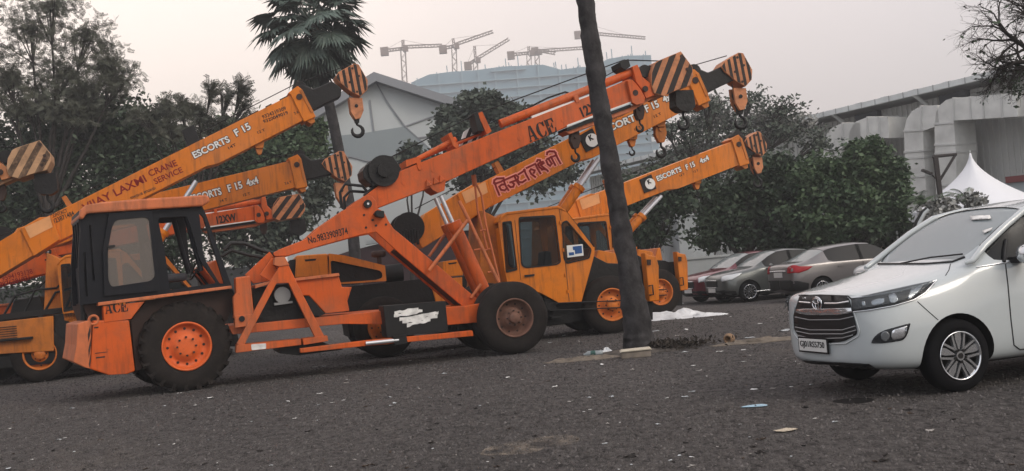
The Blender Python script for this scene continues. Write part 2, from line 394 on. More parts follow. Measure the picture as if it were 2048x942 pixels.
# ------------------------------------------------------------ GROUND
def ground_material():
    m = bpy.data.materials.new('worn_dark_ground'); m.use_nodes = True; nt = m.node_tree; b = nt.nodes['Principled BSDF']
    b.inputs['Roughness'].default_value = 0.95; b.inputs['Specular IOR Level'].default_value = 0.15
    t = nt.nodes.new('ShaderNodeTexCoord'); mpg = nt.nodes.new('ShaderNodeMapping'); mpg.inputs['Scale'].default_value = (1, .42, 1); mpg.inputs['Rotation'].default_value = (0, 0, R(8)); nt.links.new(t.outputs['Object'], mpg.inputs[0])
    def noise(sc, det=8, ro=.6):
        n = nt.nodes.new('ShaderNodeTexNoise'); n.inputs['Scale'].default_value = sc; n.inputs['Detail'].default_value = det; n.inputs['Roughness'].default_value = ro
        nt.links.new(mpg.outputs[0], n.inputs['Vector']); return n
    def ramp(src, stops):
        r = nt.nodes.new('ShaderNodeValToRGB'); els = r.color_ramp.elements
        els[0].position, els[0].color = stops[0][0], (*stops[0][1], 1); els[1].position, els[1].color = stops[-1][0], (*stops[-1][1], 1)
        for p, c in stops[1:-1]: q = els.new(p); q.color = (*c, 1)
        nt.links.new(src, r.inputs[0]); return r
    def mix(f, a, c):
        x = nt.nodes.new('ShaderNodeMix'); x.data_type = 'RGBA'; nt.links.new(f, x.inputs[0]); nt.links.new(a, x.inputs[6])
        if isinstance(c, tuple): x.inputs[7].default_value = (*c, 1)
        else: nt.links.new(c, x.inputs[7])
        return x.outputs[2]
    big = noise(.25, 6, .6); base = ramp(big.outputs[0], [(.3, (.118, .109, .105)), (.55, (.152, .139, .133)), (.75, (.19, .172, .163))])
    fine = noise(15, 12, .9); fr = ramp(fine.outputs[0], [(.40, (.22, .22, .22)), (.50, (.90, .90, .90)), (.60, (1.6, 1.6, 1.6))])
    mul = nt.nodes.new('ShaderNodeMix'); mul.data_type = 'RGBA'; mul.blend_type = 'MULTIPLY'; mul.inputs[0].default_value = 1
    nt.links.new(base.outputs[0], mul.inputs[6]); nt.links.new(fr.outputs[0], mul.inputs[7])
    med = noise(9, 12, .8); mr = ramp(med.outputs[0], [(.535, (0, 0, 0)), (.60, (.85, .85, .85))])
    c = mix(mr.outputs[0], mul.outputs[2], (.022, .020, .020))
    vo = nt.nodes.new('ShaderNodeTexVoronoi'); vo.inputs['Scale'].default_value = 14; vo.inputs['Randomness'].default_value = 1; nt.links.new(mpg.outputs[0], vo.inputs['Vector'])
    vr = ramp(vo.outputs['Distance'], [(.10, (1, 1, 1)), (.20, (0, 0, 0))]); v2 = noise(3.0, 4); v2r = ramp(v2.outputs[0], [(.50, (0, 0, 0)), (.60, (1, 1, 1))])
    vm = nt.nodes.new('ShaderNodeMath'); vm.operation = 'MULTIPLY'; nt.links.new(vr.outputs[0], vm.inputs[0]); nt.links.new(v2r.outputs[0], vm.inputs[1])
    c = mix(vm.outputs[0], c, (.018, .016, .015))
    dust = noise(.45, 10, .7); dr = ramp(dust.outputs[0], [(.56, (0, 0, 0)), (.70, (.6, .6, .6))])
    c = mix(dr.outputs[0], c, (.185, .160, .140))
    wet = noise(.16, 6, .6); wr = ramp(wet.outputs[0], [(.34, (.45, .45, .45)), (.46, (0, 0, 0))]); c = mix(wr.outputs[0], c, (.035, .033, .034))
    nt.links.new(c, b.inputs['Base Color'])
    bp = nt.nodes.new('ShaderNodeBump'); bp.inputs['Strength'].default_value = 1.0; bp.inputs['Distance'].default_value = .04
    nt.links.new(fine.outputs[0], bp.inputs['Height'])
    bp2 = nt.nodes.new('ShaderNodeBump'); bp2.inputs['Strength'].default_value = .9; bp2.inputs['Distance'].default_value = .12
    nt.links.new(med.outputs[0], bp2.inputs['Height']); nt.links.new(bp.outputs[0], bp2.inputs['Normal']); nt.links.new(bp2.outputs[0], b.inputs['Normal'])
    return m
g = MB(); g.add([(-700, -60, 0), (700, -60, 0), (700, 900, 0), (-700, 900, 0)], [(0, 1, 2, 3)])
tag(g.build('ground', ground_material()), kind='structure')

def flat_patch(name, px, m, z=.004, **k):
    p = [G(a, b) for a, b in px]; pts = rnd([(q.x, q.y) for q in p], .3, 3)
    tri = tessellate_polygon([[Vector((a, b, 0)) for a, b in pts]])
    mb = MB(); mb.add([(a, b, z) for a, b in pts], [tuple(t) for t in tri]); return mb.build(name, m)
def ragged(m, cut=.47, sc=5.0):
    nt = m.node_tree; b = nt.nodes['Principled BSDF']; out = nt.nodes['Material Output']; t = nt.nodes.new('ShaderNodeTexCoord'); n = nt.nodes.new('ShaderNodeTexNoise'); n.inputs['Scale'].default_value = sc; n.inputs['Detail'].default_value = 12; n.inputs['Roughness'].default_value = .75
    nt.links.new(t.outputs['Object'], n.inputs['Vector']); r = nt.nodes.new('ShaderNodeMapRange'); r.inputs[1].default_value = cut; r.inputs[2].default_value = cut + .30; nt.links.new(n.outputs[0], r.inputs[0])
    tr = nt.nodes.new('ShaderNodeBsdfTransparent'); mx = nt.nodes.new('ShaderNodeMixShader'); nt.links.new(r.outputs[0], mx.inputs[0]); nt.links.new(tr.outputs[0], mx.inputs[1]); nt.links.new(b.outputs[0], mx.inputs[2]); nt.links.new(mx.outputs[0], out.inputs[0]); return m
SAND = mat('spilled_sand', (.15, .125, .10), .95, var=.35, scale=6, dirt=.5, dirtcol=(.06, .055, .05))
tag(flat_patch('sand_streak', [(956, 912), (975, 893), (1050, 880), (1130, 868), (1165, 876), (1150, 888), (1085, 899), (1070, 906), (1000, 912)], ragged(mat('sand_film', (.21, .175, .14), .95, var=.35, scale=6), .43, 3.0)), kind='structure')
tag(flat_patch('dust_verge', [(690, 748), (900, 722), (1080, 716), (1240, 706), (1400, 692), (1590, 668), (1590, 676), (1420, 712), (1250, 728), (1000, 742), (760, 760)], ragged(mat('pale_dust', (.12, .10, .085), .95, var=.4, scale=2.5), .55, 1.6)), kind='structure')

# ------------------------------------------------------------ CRANES with the orange paint
FA = Frame(G(1040, 708), 18.0)      # boom half, plane of the near dual wheel
FC = Frame(G(372, 783), 28.0)       # cab half, steered a little further round
PIV = FA.L(735, 408, -.9)
def adopt(tmp, root, M):
    for c in list(tmp.children):
        c.parent = root; c.matrix_parent_inverse = Matrix.Identity(4); c.matrix_basis = M
    bpy.data.objects.remove(tmp)

def cab_half(T, texts):
    """driver's cab, big lugged wheels and rear bodywork; local frame FC"""
    F = FC
    cab = bpy.data.objects.new('cab', None); link(cab, T)
    outer = F.P(0, [(163, 427), (404, 410), (413, 430), (464, 573), (198, 606), (160, 610), (157, 520)])
    win1 = rnd(F.P(0, [(316, 436), (374, 432), (383, 458), (401, 522), (434, 566), (340, 580), (331, 507)]), .04)
    win2 = rnd(F.P(0, [(399, 426), (407, 434), (449, 567), (440, 567), (408, 515)]), .02)
    door = rnd(F.P(0, [(217, 428), (302, 421), (316, 560), (318, 582), (208, 592), (205, 500)]), .03)
    gl = rnd(F.P(0, [(223, 455), (231, 440), (297, 434), (309, 553), (300, 562), (222, 574), (216, 560), (215, 500)]), .10, 6)
    slot = rnd(F.P(0, [(178, 450), (182, 450), (190, 560), (186, 562)]), .005)
    slot2 = rnd(F.P(0, [(166, 505), (171, 505), (176, 592), (171, 592)]), .005)
    m = MB(); m.prism(outer, .02, .09, [win1, win2, gl, slot, slot2]); m.build('cab_frame', NAVY, cab, bevel=.01)
    m = MB(); m.prism(door, -.05, .018, [gl]); m.build('cab_door', NAVY, cab, bevel=.012)
    m = MB(); hs = F.P(0, [(214, 492), (229, 490), (229, 494), (214, 496)]); m.prism(hs, -.085, -.052); m.build('door_handle', BLACK, cab)
    m = MB(); m.prism(gl, -.035, -.025); m.build('door_glass', DOORG, cab)
    m = MB(); m.prism(outer, 1.27, 1.33, [win1, win2, rnd(gl, .03)]); m.build('cab_frame', NAVY, cab)
    # rear wall, front pillar and floor
    x0 = F.L(163, 500, 0)[0]; x1 = F.L(464, 573, 0)[0]; zb = F.L(300, 596, 0)[1]
    m = MB(); m.box((x0 + .03, .68, zb + .30), (.05, 1.18, .62)); m.box((x0 + .03, .68, zb + 1.42), (.05, 1.18, .16))
    for yy in (.12, .50, .86, 1.24): m.box((x0 + .03, yy, zb + .9), (.05, .06, 1.1))
    m.box(((x0 + x1) / 2, .68, zb + .02), (x1 - x0 - .06, 1.16, .06)); m.build('cab_floor', NAVY, cab)
    m = MB(); a = F.L(374, 430, 0); b = F.L(402, 530, 0)
    for yy in (.11, 1.22): m.tube([(a[0], yy, a[1]), (b[0] + .02, yy, b[1] - .1)], .045, 8)
    m.build('pillar', NAVY, cab)
    # roof slab with rolled rear end
    rf = F.P(0, [(157, 436), (160, 420), (170, 411), (205, 405), (280, 399), (410, 391), (417, 395), (417, 405), (404, 413), (172, 428), (165, 440)])
    m = MB(); m.prism(rf, -.10, 1.42); m.build('cab_roof', ORANGE2, cab, bevel=.03)
    # dash, seat and wheel inside
    m = MB(); dp = F.P(-.3, [(402, 536), (434, 519), (446, 566), (432, 571)]); m.prism(dp, .2, 1.15); m.build('dash_panel', ORANGE, cab, bevel=.015)
    sx, sz = F.L(345, 570, -.6)
    m = MB(); m.box((sx - .02, .68, sz + .12), (.50, .52, .14)); m.box((sx - .27, .68, sz + .45), (.13, .50, .66), Matrix.Rotation(R(-8), 3, 'Y'))
    m.build('driver_seat', mat('worn_seat_vinyl', (.035, .036, .045), .7, var=.5, scale=6, dirt=.6, dirtcol=(.10, .08, .08)), cab, bevel=.05)
    m = MB(); cx, cz = F.L(392, 538, -.6); pts = []
    for k in range(25):
        a = 2 * math.pi * k / 24; v = Matrix.Rotation(R(-62), 3, 'Y') @ Vector((.20 * math.cos(a), .20 * math.sin(a), 0)); pts.append((cx + v.x, .68 + v.y, cz + v.z))
    m.tube(pts, .016, 8, False); m.tube([(cx, .68, cz), (cx + .25, .68, cz - .38)], .025, 8); m.build('steering_wheel', BLACK, cab)
    # waist strip and bodywork
    m = MB(); m.prism(F.P(.03, [(196, 605), (463, 571), (464, 577), (196, 612)]), -.05, 1.38); m.build('waist_strip', ORANGE2, T, bevel=.01)
    m = MB(); m.prism(F.P(0, [(206, 613), (289, 603), (262, 638), (208, 645)]), -.02, .5); nm = m.build('side_panel', ORANGE, T, bevel=.008)
    if texts: stencil('ACE', F.L(211, 628), F.L(258, 622), .17, -.022, nm)
    m = MB(); m.prism(F.P(-.2, [(165, 606), (205, 606), (210, 645), (262, 640), (292, 601), (463, 578), (470, 600), (455, 640), (420, 650), (330, 660), (285, 700), (284, 738), (272, 742), (262, 645), (178, 642)]), .20, 2.1); m.build('body_core', BROWN, T, bevel=.01)
    m = MB(); m.prism(F.P(0, [(186, 641), (258, 640), (264, 690), (270, 742), (255, 748), (216, 750), (180, 738)]), -.01, 2.0); m.build('tail_box', ORANGE, T, bevel=.02)
    m = MB(); tl = F.P(.02, [(155, 648), (176, 641), (183, 644), (181, 738), (170, 735), (147, 724), (153, 690)]); m.prism(tl, -.02, 2.02); tb = m.build('tail_bumper', ORANGE2, T, bevel=.015)
    m = MB()
    for q in ([(176, 668), (181, 650), (182, 664), (177, 684)], [(177, 700), (182, 676), (182, 692), (178, 716)], [(178, 728), (182, 706), (182, 722), (180, 736)]): m.prism(F.P(.05, q), -.026, -.02)
    m.build('hazard_marks', BROWN, tb)
    m = MB()
    for q in ([(188, 654), (197, 653), (197, 656), (188, 657)], [(190, 706), (215, 703), (215, 704.5), (190, 707.5)], [(192, 714), (210, 712), (210, 715), (192, 717)]): m.prism(F.P(.01, q), -.014, -.008)
    m.build('panel_scratches', BROWN, T)
    m = MB(); e_ = F.L(187, 640); m.tube([(e_[0] + .07 * math.cos(a), -.0, e_[1] + .07 * math.sin(a)) for a in [k * math.pi / 8 for k in range(17)]], .022, 8, False); m.build('lifting_ring', ORANGE2, T)
    m = MB()
    for q, r in (([(170, 600), (171, 640)], .05), ([(183, 600), (185, 640)], .035), ([(196, 604), (200, 645)], .04)):
        m.tube([(F.L(*p)[0], .3, F.L(*p)[1]) for p in q], r, 8)
    m.build('vertical_pipe', BLACK, T)
    c = F.L(374, 694)
    wheel(T, c[0] - .0, .745, .745, .44, 0, RIMO, rim_r=.385, lugs=22, dish=.10, hub=.07, holes=12, cap=False)
    wheel(T, c[0] - .0, .745, .745, .44, 2.25, RIMO, side=1, rim_r=.385, lugs=22, dish=.10, hub=.07, holes=12, cap=False)
    m = MB(); m.disc(c[0], .745, .16, .3, 1.95, 16); m.build('axle', BLACK, T)
    # hoses over the joint
    m = MB(); a = [F.L(*p, -.5) for p in ((448, 500), (462, 486), (490, 487), (520, 500), (552, 508), (585, 505), (620, 495))]
    m.tube([(p[0], .5, p[1]) for p in a], .035, 8); a = [F.L(*p, -.5) for p in ((445, 512), (464, 500), (500, 510), (540, 516), (565, 520))]
    m.tube([(p[0], .55, p[1]) for p in a], .03, 8); m.build('joint_hose', HOSE, T)
    m = MB(); a = [F.L(*p, -.1) for p in ((462, 578), (470, 592), (464, 620), (470, 640))]; m.tube([(p[0], .1, p[1]) for p in a], .02, 8); m.build('hose', HOSE, T)

def orange_crane(name, label, group, frame, pitch, texts=True, cabh=True, number='No.9833909374', hookspec=True, scl=1.0, ORANGE=ORANGE, ORANGE2=ORANGE2, headm=None, bk=1.0, stripem=STRB):
    F = FA; c_, s_ = math.cos(pitch), math.sin(pitch)
    def B(off, pts):
        """boom-group outline, swung about the pivot"""
        out = []
        for x, y in pts:
            u, z = F.L(x, y, off); du, dz = (u - PIV[0]) * bk, (z - PIV[1]) * bk
            out.append((PIV[0] + du * c_ - dz * s_, PIV[1] + du * s_ + dz * c_))
        return out
    T = thing(name, label, 'mobile crane', frame.o, frame.a, group); T.scale = (scl,) * 3
    # wheels
    cx = F.L(1030, 638)[0]
    for y, sd in ((0, -1), (.36, -1), (2.30, 1), (1.94, 1)):
        wheel(T, cx, .665, .665, .30, y, RIMR, side=sd, rim_r=.335, dish=.17 if y in (0, 2.30) else .02, hub=.085, holes=10, cap=y in (0, 2.30))
    m = MB(); m.disc(cx, .665, .14, .3, 2.0, 16); m.box((cx, 1.15, .70), (.5, 1.1, .45)); m.build('axle', BLACK, T)
    # chassis
    m = MB(); m.prism(F.P(-.35, [(456, 652), (618, 636), (760, 622), (930, 612), (1000, 600), (1008, 640), (900, 650), (686, 648), (465, 669)]), .35, 1.95); m.build('chassis_beam', ORANGE, T, bevel=.012)
    m = MB(); m.prism(F.P(-.1, [(473, 690), (560, 682), (602, 678), (603, 690), (472, 706)]), .1, .5); m.prism(F.P(-.05, [(600, 697), (731, 681), (945, 661), (947, 672), (731, 692), (601, 706)]), .04, .2)
    m.prism(F.P(-.1, [(605, 677), (655, 671), (657, 682), (607, 690)]), .1, .4); m.build('lower_rail', ORANGE, T, bevel=.01)
    m = MB(); m.tube([(F.L(732, 687, 0)[0], .03, F.L(732, 687, 0)[1]), (F.L(798, 680, 0)[0], .03, F.L(798, 680, 0)[1])], .035, 10); m.build('steering_rod', CHROME, T)
    m = MB(); m.prism(F.P(-.02, [(785, 672), (812, 669), (815, 686), (790, 690)]), .0, .22); m.prism(F.P(-.1, [(560, 690), (600, 686), (640, 682), (690, 700), (600, 712), (562, 708)]), .3, 1.6); m.build('rod_clamp', BLACK, T)
    # inverted V support
    m = MB(); m.prism(F.P(-.12, [(560, 531), (577, 530), (592, 561), (594, 566), (648, 671), (645, 681), (632, 679), (577, 566), (553, 567), (487, 693), (473, 688), (540, 563)]), .12, .24); m.build('a_frame', ORANGE, T, bevel=.01)
    m = MB(); m.prism(F.P(-.10, [(549, 515), (569, 513), (579, 530), (559, 533), (548, 530)]), .10, 1.7); m.build('a_frame_cap', ORANGE2, T, bevel=.01)
    # tanks and boxes
    m = MB(); m.prism(F.P(-.3, [(581, 562), (677, 550), (684, 574), (704, 574), (695, 602), (699, 622), (651, 627), (618, 591), (590, 592)]), .3, .9); m.build('hydraulic_tank', ORANGE, T, bevel=.015)
    m = MB(); m.prism(F.P(-.28, [(510, 570), (541, 562), (677, 546), (679, 552), (540, 568), (510, 577)]), .24, 1.5); m.build('deck_edge', ORANGE2, T, bevel=.006)
    m = MB(); m.prism(F.P(-.34, [(600, 596), (618, 592), (650, 628), (640, 632), (610, 632)]), .32, .4); m.prism(F.P(-.4, [(506, 575), (630, 562), (640, 640), (510, 650)]), .45, 1.6); m.build('engine_bay', GREASE, T)
    m = MB(); m.prism(F.P(-.3, [(548, 606), (585, 602), (585, 606), (549, 611)]), .28, .4); m.disc(F.L(565, 590, -.3)[0], F.L(565, 590, -.3)[1], .14, .3, .5, 18); m.build('air_filter', mat('dull_steel', (.25, .25, .25), .4, .6), T)
    m = MB(); m.prism(F.P(-.15, [(471, 555), (500, 551), (508, 627), (506, 636), (468, 638), (466, 595), (472, 585)]), .15, .7); m.build('side_box', ORANGE, T, bevel=.02)
    m = MB(); d_ = F.L(484, 640, -.12); m.prism(F.P(-.12, [(470, 632), (508, 628), (512, 650), (470, 656)]), .13, .6); m.build('box_bracket', ORANGE, T, bevel=.008)
    m = MB(); m.disc(d_[0], d_[1] + .02, .05, .11, .14, 16); m.build('bracket_hole', BLACK, T)
    m = MB(); m.prism(F.P(-.3, [(494, 548), (545, 500), (560, 518), (548, 560), (512, 566)]), .9, .98); m.prism(F.P(-.3, [(520, 550), (545, 515), (556, 540), (540, 562)]), .35, .43); m.build('pivot_bracket', ORANGE, T, bevel=.01)
    m = MB(); m.prism(rnd(F.P(0, [(503, 689), (533, 687), (533, 698), (504, 701)]), .02), .088, .102); m.build('sticker', PAPER, T)
    # black battery / tank panel with torn sticker
    m = MB(); m.prism(F.P(-.05, [(766, 612), (891, 602), (897, 663), (774, 675)]), .05, .5); bp_ = m.build('side_tank', BLACK, T, bevel=.012)
    m = MB(); rr_ = random.Random(3)
    rows = [((790, 626), (838, 619)), ((789, 633), (846, 622)), ((800, 640), (872, 628)), ((806, 645), (876, 634)), ((815, 651), (862, 640)), ((862, 630), (878, 626))]
    for q0, q1 in rows:
        n = 9; up = []; lo = []
        for k in range(n + 1):
            t = k / n; x_, y_ = q0[0] + (q1[0] - q0[0]) * t, q0[1] + (q1[1] - q0[1]) * t
            up.append((x_, y_ - 2.2 - rr_.random() * 2.8)); lo.append((x_, y_ + 1.2 + rr_.random() * 2.8))
        m.prism(F.P(0, up + lo[::-1]), .046 - .0012 * rows.index((q0, q1)), .052)
    m.build('torn_sticker', PAPER, bp_)
    # arm, leg and gusset plate (two plates with a space between)
    armp = [(546, 506), (558, 499), (612, 478), (640, 453), (700, 412), (722, 396), (733, 390), (744, 392), (752, 402), (755, 416), (768, 424), (776, 440), (787, 457), (815, 480), (955, 598), (940, 624), (936, 622), (797, 505), (752, 464), (725, 469), (640, 492), (575, 512), (550, 513)]
    m = MB()
    for y in (.75, 1.50): m.prism(F.P(-.75, armp), y, y + .05)
    m.build('boom_support_arm', ORANGE, T, bevel=.012)
    m = MB(); m.prism(F.P(-.75, [(797, 500), (815, 484), (950, 598), (938, 618)]), .80, 1.50); m.prism(F.P(-.75, [(550, 507), (612, 482), (700, 440), (700, 450), (640, 484), (552, 511)]), .80, 1.50); m.build('arm_web', BROWN, T)
    if number: text(number, F.L(618, 488, -.75), F.L(697, 468, -.75), .747, RED if number[0] != 'N' else LBLACK, T, h=.13, bold=.012)
    if number and number[0] != 'N': text('8976281031', F.L(612, 506, -.75), F.L(690, 486, -.75), .747, RED, T, h=.13, bold=.012)
    m = MB()
    for q in ((735, 408),): u = F.L(*q, -.75); m.disc(u[0], u[1], .075, .70, 1.6, 20)
    m.build('pivot_pin', BLACK, T)
    m = MB(); m.disc(u[0], u[1], .022, .685, .71, 12); m.build('pin_centre', CHROME, T)
    m = MB()
    for q in ((728, 430), (732, 455), (752, 451), (772, 449), (745, 440)): u = F.L(*q, -.75); m.disc(u[0], u[1], .022, .735, .76, 10)
    m.build('bolt_heads', BROWN, T)
    m = MB(); m.prism(F.P(-.7, [(747, 428), (752, 421), (766, 423), (767, 436), (752, 434)]), .58, .76); m.build('work_lamp', BLACK, T, bevel=.01)
    # boom
    bo = [(727, 394), (744, 381), (776, 357), (803, 341), (831, 329), (978, 270), (1178, 192), (1258, 158), (1272, 166), (1286, 180), (1264, 204), (1135, 253), (900, 360), (756, 416), (742, 414), (734, 404)]
    m = MB(); m.prism(B(-.88, bo), .88, 1.42); bm_ = m.build('boom', ORANGE, T, bevel=.012)
    m = MB(); m.prism(B(-.92, [(1130, 262), (1262, 214), (1300, 190), (1320, 180), (1322, 188), (1290, 206), (1265, 222), (1140, 268)]), .94, 1.36); m.build('inner_boom', ORANGE2, bm_, bevel=.008)
    m = MB(); m.prism(B(-.87, [(1134, 250), (1262, 203), (1262, 206), (1134, 254)]), .86, .90); m.prism(B(-.87, [(1065, 231), (1262, 158), (1262, 163), (1066, 236)]), .92, .97); m.build('wear_strip', WHITE, bm_)
    m = MB(); m.prism(B(-.87, [(1134, 255), (1262, 208), (1264, 213), (1136, 262)]), .90, 1.4); m.build('boom_shadow_strip', GREASE, bm_)  # dark strip put in for the shadow under the outer boom
    for k, q in enumerate(((808, 365), (867, 340), (925, 318), (985, 298), (1039, 276), (1126, 240))):
        m = MB() if k == 0 else m; u = B(-.88, [q])[0]; m.disc(u[0], u[1], .045, .872, .90, 16)
    m.build('boss', ORANGE, bm_)
    m = MB()
    for q in ([(812, 320), (838, 313), (842, 322), (846, 338), (838, 341), (833, 326), (813, 334)], [(896, 268), (903, 264), (908, 277), (919, 292), (913, 297), (906, 291), (903, 280)], [(1148, 192), (1156, 189), (1160, 203), (1153, 206)]):
        m.prism(B(-.85, q), .86, 1.46)
    m.build('top_bracket', ORANGE, bm_, bevel=.006)
    m = MB(); m.prism(B(-.9, [(956, 226), (966, 222), (985, 262), (975, 268)]), .95, 1.35); m.build('fairlead_post', ORANGE, bm_, bevel=.006)
    m = MB(); m.prism(B(-.9, [(948, 226), (956, 222), (968, 262), (956, 262)]), .92, 1.3); m.prism(B(-.88, [(1240, 124), (1258, 117), (1262, 132), (1252, 140), (1243, 134)]), .9, 1.35); m.build('rope_guide', BLACK, bm_, bevel=.006)
    def bt(pts, y): return [(p[0], y, p[1]) for p in B(-y, pts)]
    m = MB(); m.tube(bt([(1000, 248), (1262, 146)], 1.0), .085, 14); m.tube(bt([(836, 318), (912, 278)], 1.0), .05, 12); m.tube(bt([(820, 326), (975, 262)], 1.28), .03, 10); m.build('extension_cylinder', ORANGE, bm_)
    m = MB(); m.prism(B(-.9, [(1262, 134), (1273, 130), (1283, 155), (1305, 173), (1308, 191), (1290, 198), (1283, 183), (1270, 165)]), .84, 1.46); m.prism(B(-.86, [(1252, 162), (1262, 160), (1278, 178), (1288, 196), (1286, 207), (1270, 211), (1262, 206)]), .80, .90); m.build('head_bracket', ORANGE, bm_, bevel=.012)
    m = MB()
    for q in ((1270, 186), (1290, 178)): u = B(-.82, [q])[0]; m.disc(u[0], u[1], .06, .79, .82, 16)
    m.build('bracket_pin', BROWN, bm_)
    hd = B(-.78, [(1311, 126), (1317, 121), (1363, 102), (1386, 133), (1388, 150), (1381, 171), (1352, 181), (1329, 192), (1309, 186), (1303, 168), (1304, 145)])
    m = MB(); m.prism(hd, .80, 1.50); m.build('boom_head', headm or STRO, bm_, bevel=.012)
    ang = math.radians(60) + 0
    sp = B(-.78, [(1329, 192), (1363, 102)]); ang = math.atan2(sp[1][1] - sp[0][1], sp[1][0] - sp[0][0])
    stripes(hd, ang, .115, .115, .05, .80, 1.50, stripem, bm_)
    m = MB()
    for q in ((1364, 112), (1375, 138), (1375, 149), (1371, 160)): u = B(-.78, [q])[0]; m.disc(u[0], u[1], .035, .785, .80, 12)
    m.build('head_pin', BROWN, bm_)
    m = MB(); u = B(-1.1, [(1284, 145)])[0]; m.disc(u[0], u[1], .13, .95, 1.3, 24); m.disc(u[0] + .12, u[1] + .02, .10, .98, 1.25, 24); m.build('sheave', GREASE, bm_)
    # winch
    w = B(-.95, [(765, 343)])[0]; m = MB(); m.disc(w[0], w[1], .29, .80, .88, 28); m.disc(w[0], w[1], .29, 1.42, 1.5, 28); m.disc(w[0], w[1], .22, .86, 1.44, 28); m.disc(w[0], w[1], .13, .72, .82, 20)
    m.prism(B(-.85, [(725, 342), (731, 331), (748, 318), (760, 330), (748, 350), (744, 370), (728, 357)]), .85, 1.45); m.prism(B(-.85, [(770, 310), (786, 313), (803, 338), (776, 364), (745, 374), (742, 362), (770, 345)]), .84, .90); m.build('winch', GREASE, bm_, bevel=.012)
    m = MB(); m.tube(bt([(778, 316), (955, 227)], 1.1) + bt([(1248, 120), (1320, 122)], 1.1), .013, 6); m.tube(bt([(790, 330), (1095, 214), (1245, 134)], 1.2), .011, 6)
    m.tube(bt([(990, 247), (1050, 219), (1095, 196), (1130, 184), (1150, 190)], 1.05), .02, 6); m.build('wire_rope', BLACK, bm_)
    m = MB(); m.tube(bt([(735, 384), (725, 372), (690, 368), (680, 385), (684, 415)], 1.0), .028, 8); m.tube(bt([(738, 388), (728, 384), (700, 382), (688, 395), (690, 420)], 1.15), .028, 8); m.tube(bt([(728, 392), (745, 376), (758, 372)], .95), .03, 8); m.build('hose', HOSE, bm_)
    # lift cylinder: lug under the boom, rods, barrels
    m = MB(); m.prism(B(-.86, [(850, 364), (892, 358), (889, 381), (876, 386), (866, 380)]), .86, 1.44)
    for a in (852, 867, 879): m.prism(B(-.84, [(a, 374 - (a - 852) * .3), (a + 1, 360 - (a - 852) * .35), (a + 12, 370 - (a - 852) * .4)]), .82, .88)
    m.build('cylinder_lug', ORANGE, bm_, bevel=.006)
    top = B(-1.0, [(880, 392)])[0]; base = F.L(972, 592, -1.0); mid = (top[0] + (base[0] - top[0]) * .27, top[1] + (base[1] - top[1]) * .27)
    m = MB()
    for y in (.95, 1.38): m.tube([(top[0], y, top[1]), (mid[0], y, mid[1] - .02)], .04, 10)
    m.build('lift_rod', CHROME, T)
    m = MB()
    for y in (.95, 1.38): m.tube([(mid[0], y, mid[1]), (base[0], y, base[1])], .12, 14); m.tube([(mid[0], y, mid[1] + .02), (mid[0] + .05, y, mid[1] - .12)], .145, 14)
    m.build('lift_cylinder', ORANGE, T)
    m = MB()
    def ft(pts, y): return [(p[0], y, p[1]) for p in F.P(-y, pts)]
    m.tube(ft([(858, 541), (938, 437)], .6), .035, 8); m.tube(ft([(918, 402), (936, 437), (998, 566)], .6), .035, 8); m.tube(ft([(858, 513), (893, 464)], 1.6), .03, 8); m.tube(ft([(942, 596), (962, 568)], .7), .03, 8); m.build('stay_rod', ORANGE2, T)
    m = MB(); m.tube(ft([(948, 350), (955, 420), (975, 500)], 1.75), .022, 6); m.tube(ft([(951, 365), (963, 390), (972, 450), (999, 562)], 1.5), .022, 6)
    for a, b in (((960, 462), (974, 459)), ((968, 501), (984, 497)), ((948, 500), (962, 498)), ((975, 545), (990, 542))): m.tube(ft([a, b], 1.6), .02, 6)
    m.tube(ft([(947, 350), (950, 372)], 1.5), .05, 8); m.build('ladder', ORANGE2, T)
    # hooks
    for q, sc, blk in (((1147, 262), .62, None), ((1276, 208), .58, None)):
        u = B(-1.1, [q])[0]; hook(T, u[0], u[1], 1.1, sc * 1.05, bm=BROWN)
    u = B(-1.1, [(1362, 183)])[0]; hook(T, u[0], u[1], 1.1, .92, block='big')
    if texts:
        if cabh:
            sp_ = B(-1.30, [(920, 292), (930, 262), (942, 254), (958, 250), (962, 266), (958, 278)]); m = MB(); m.prism(sp_, 1.36, 1.42); pw = m.build('striped_guard', WHITE, bm_)
            stripes(sp_, math.radians(62), .07, .07, .03, 1.36, 1.42, STRB, pw)
        q0, q1 = B(-.88, [(1060, 284), (1117, 263)]); stencil('ACE', q0, q1, .30, .874, bm_)
        q0, q1 = B(-.88, [(1166, 235), (1215, 214)]); text('12XW', q0, q1, .876, LBLACK, bm_, h=.21, bold=.035)
    if cabh:
        tmp = bpy.data.objects.new('tmp', None); link(tmp); cab_half(tmp, texts)
        MA = Matrix.Translation(FA.o) @ Matrix.Rotation(FA.a, 4, 'Z'); MC = Matrix.Translation(FC.o) @ Matrix.Rotation(FC.a, 4, 'Z')
        adopt(tmp, T, MA.inverted() @ MC)
    return T
orange_crane('mobile_crane', 'orange pick and carry crane in front with black-framed cab and big lugged wheel', 'cranes parked side by side', FA, 0.0)

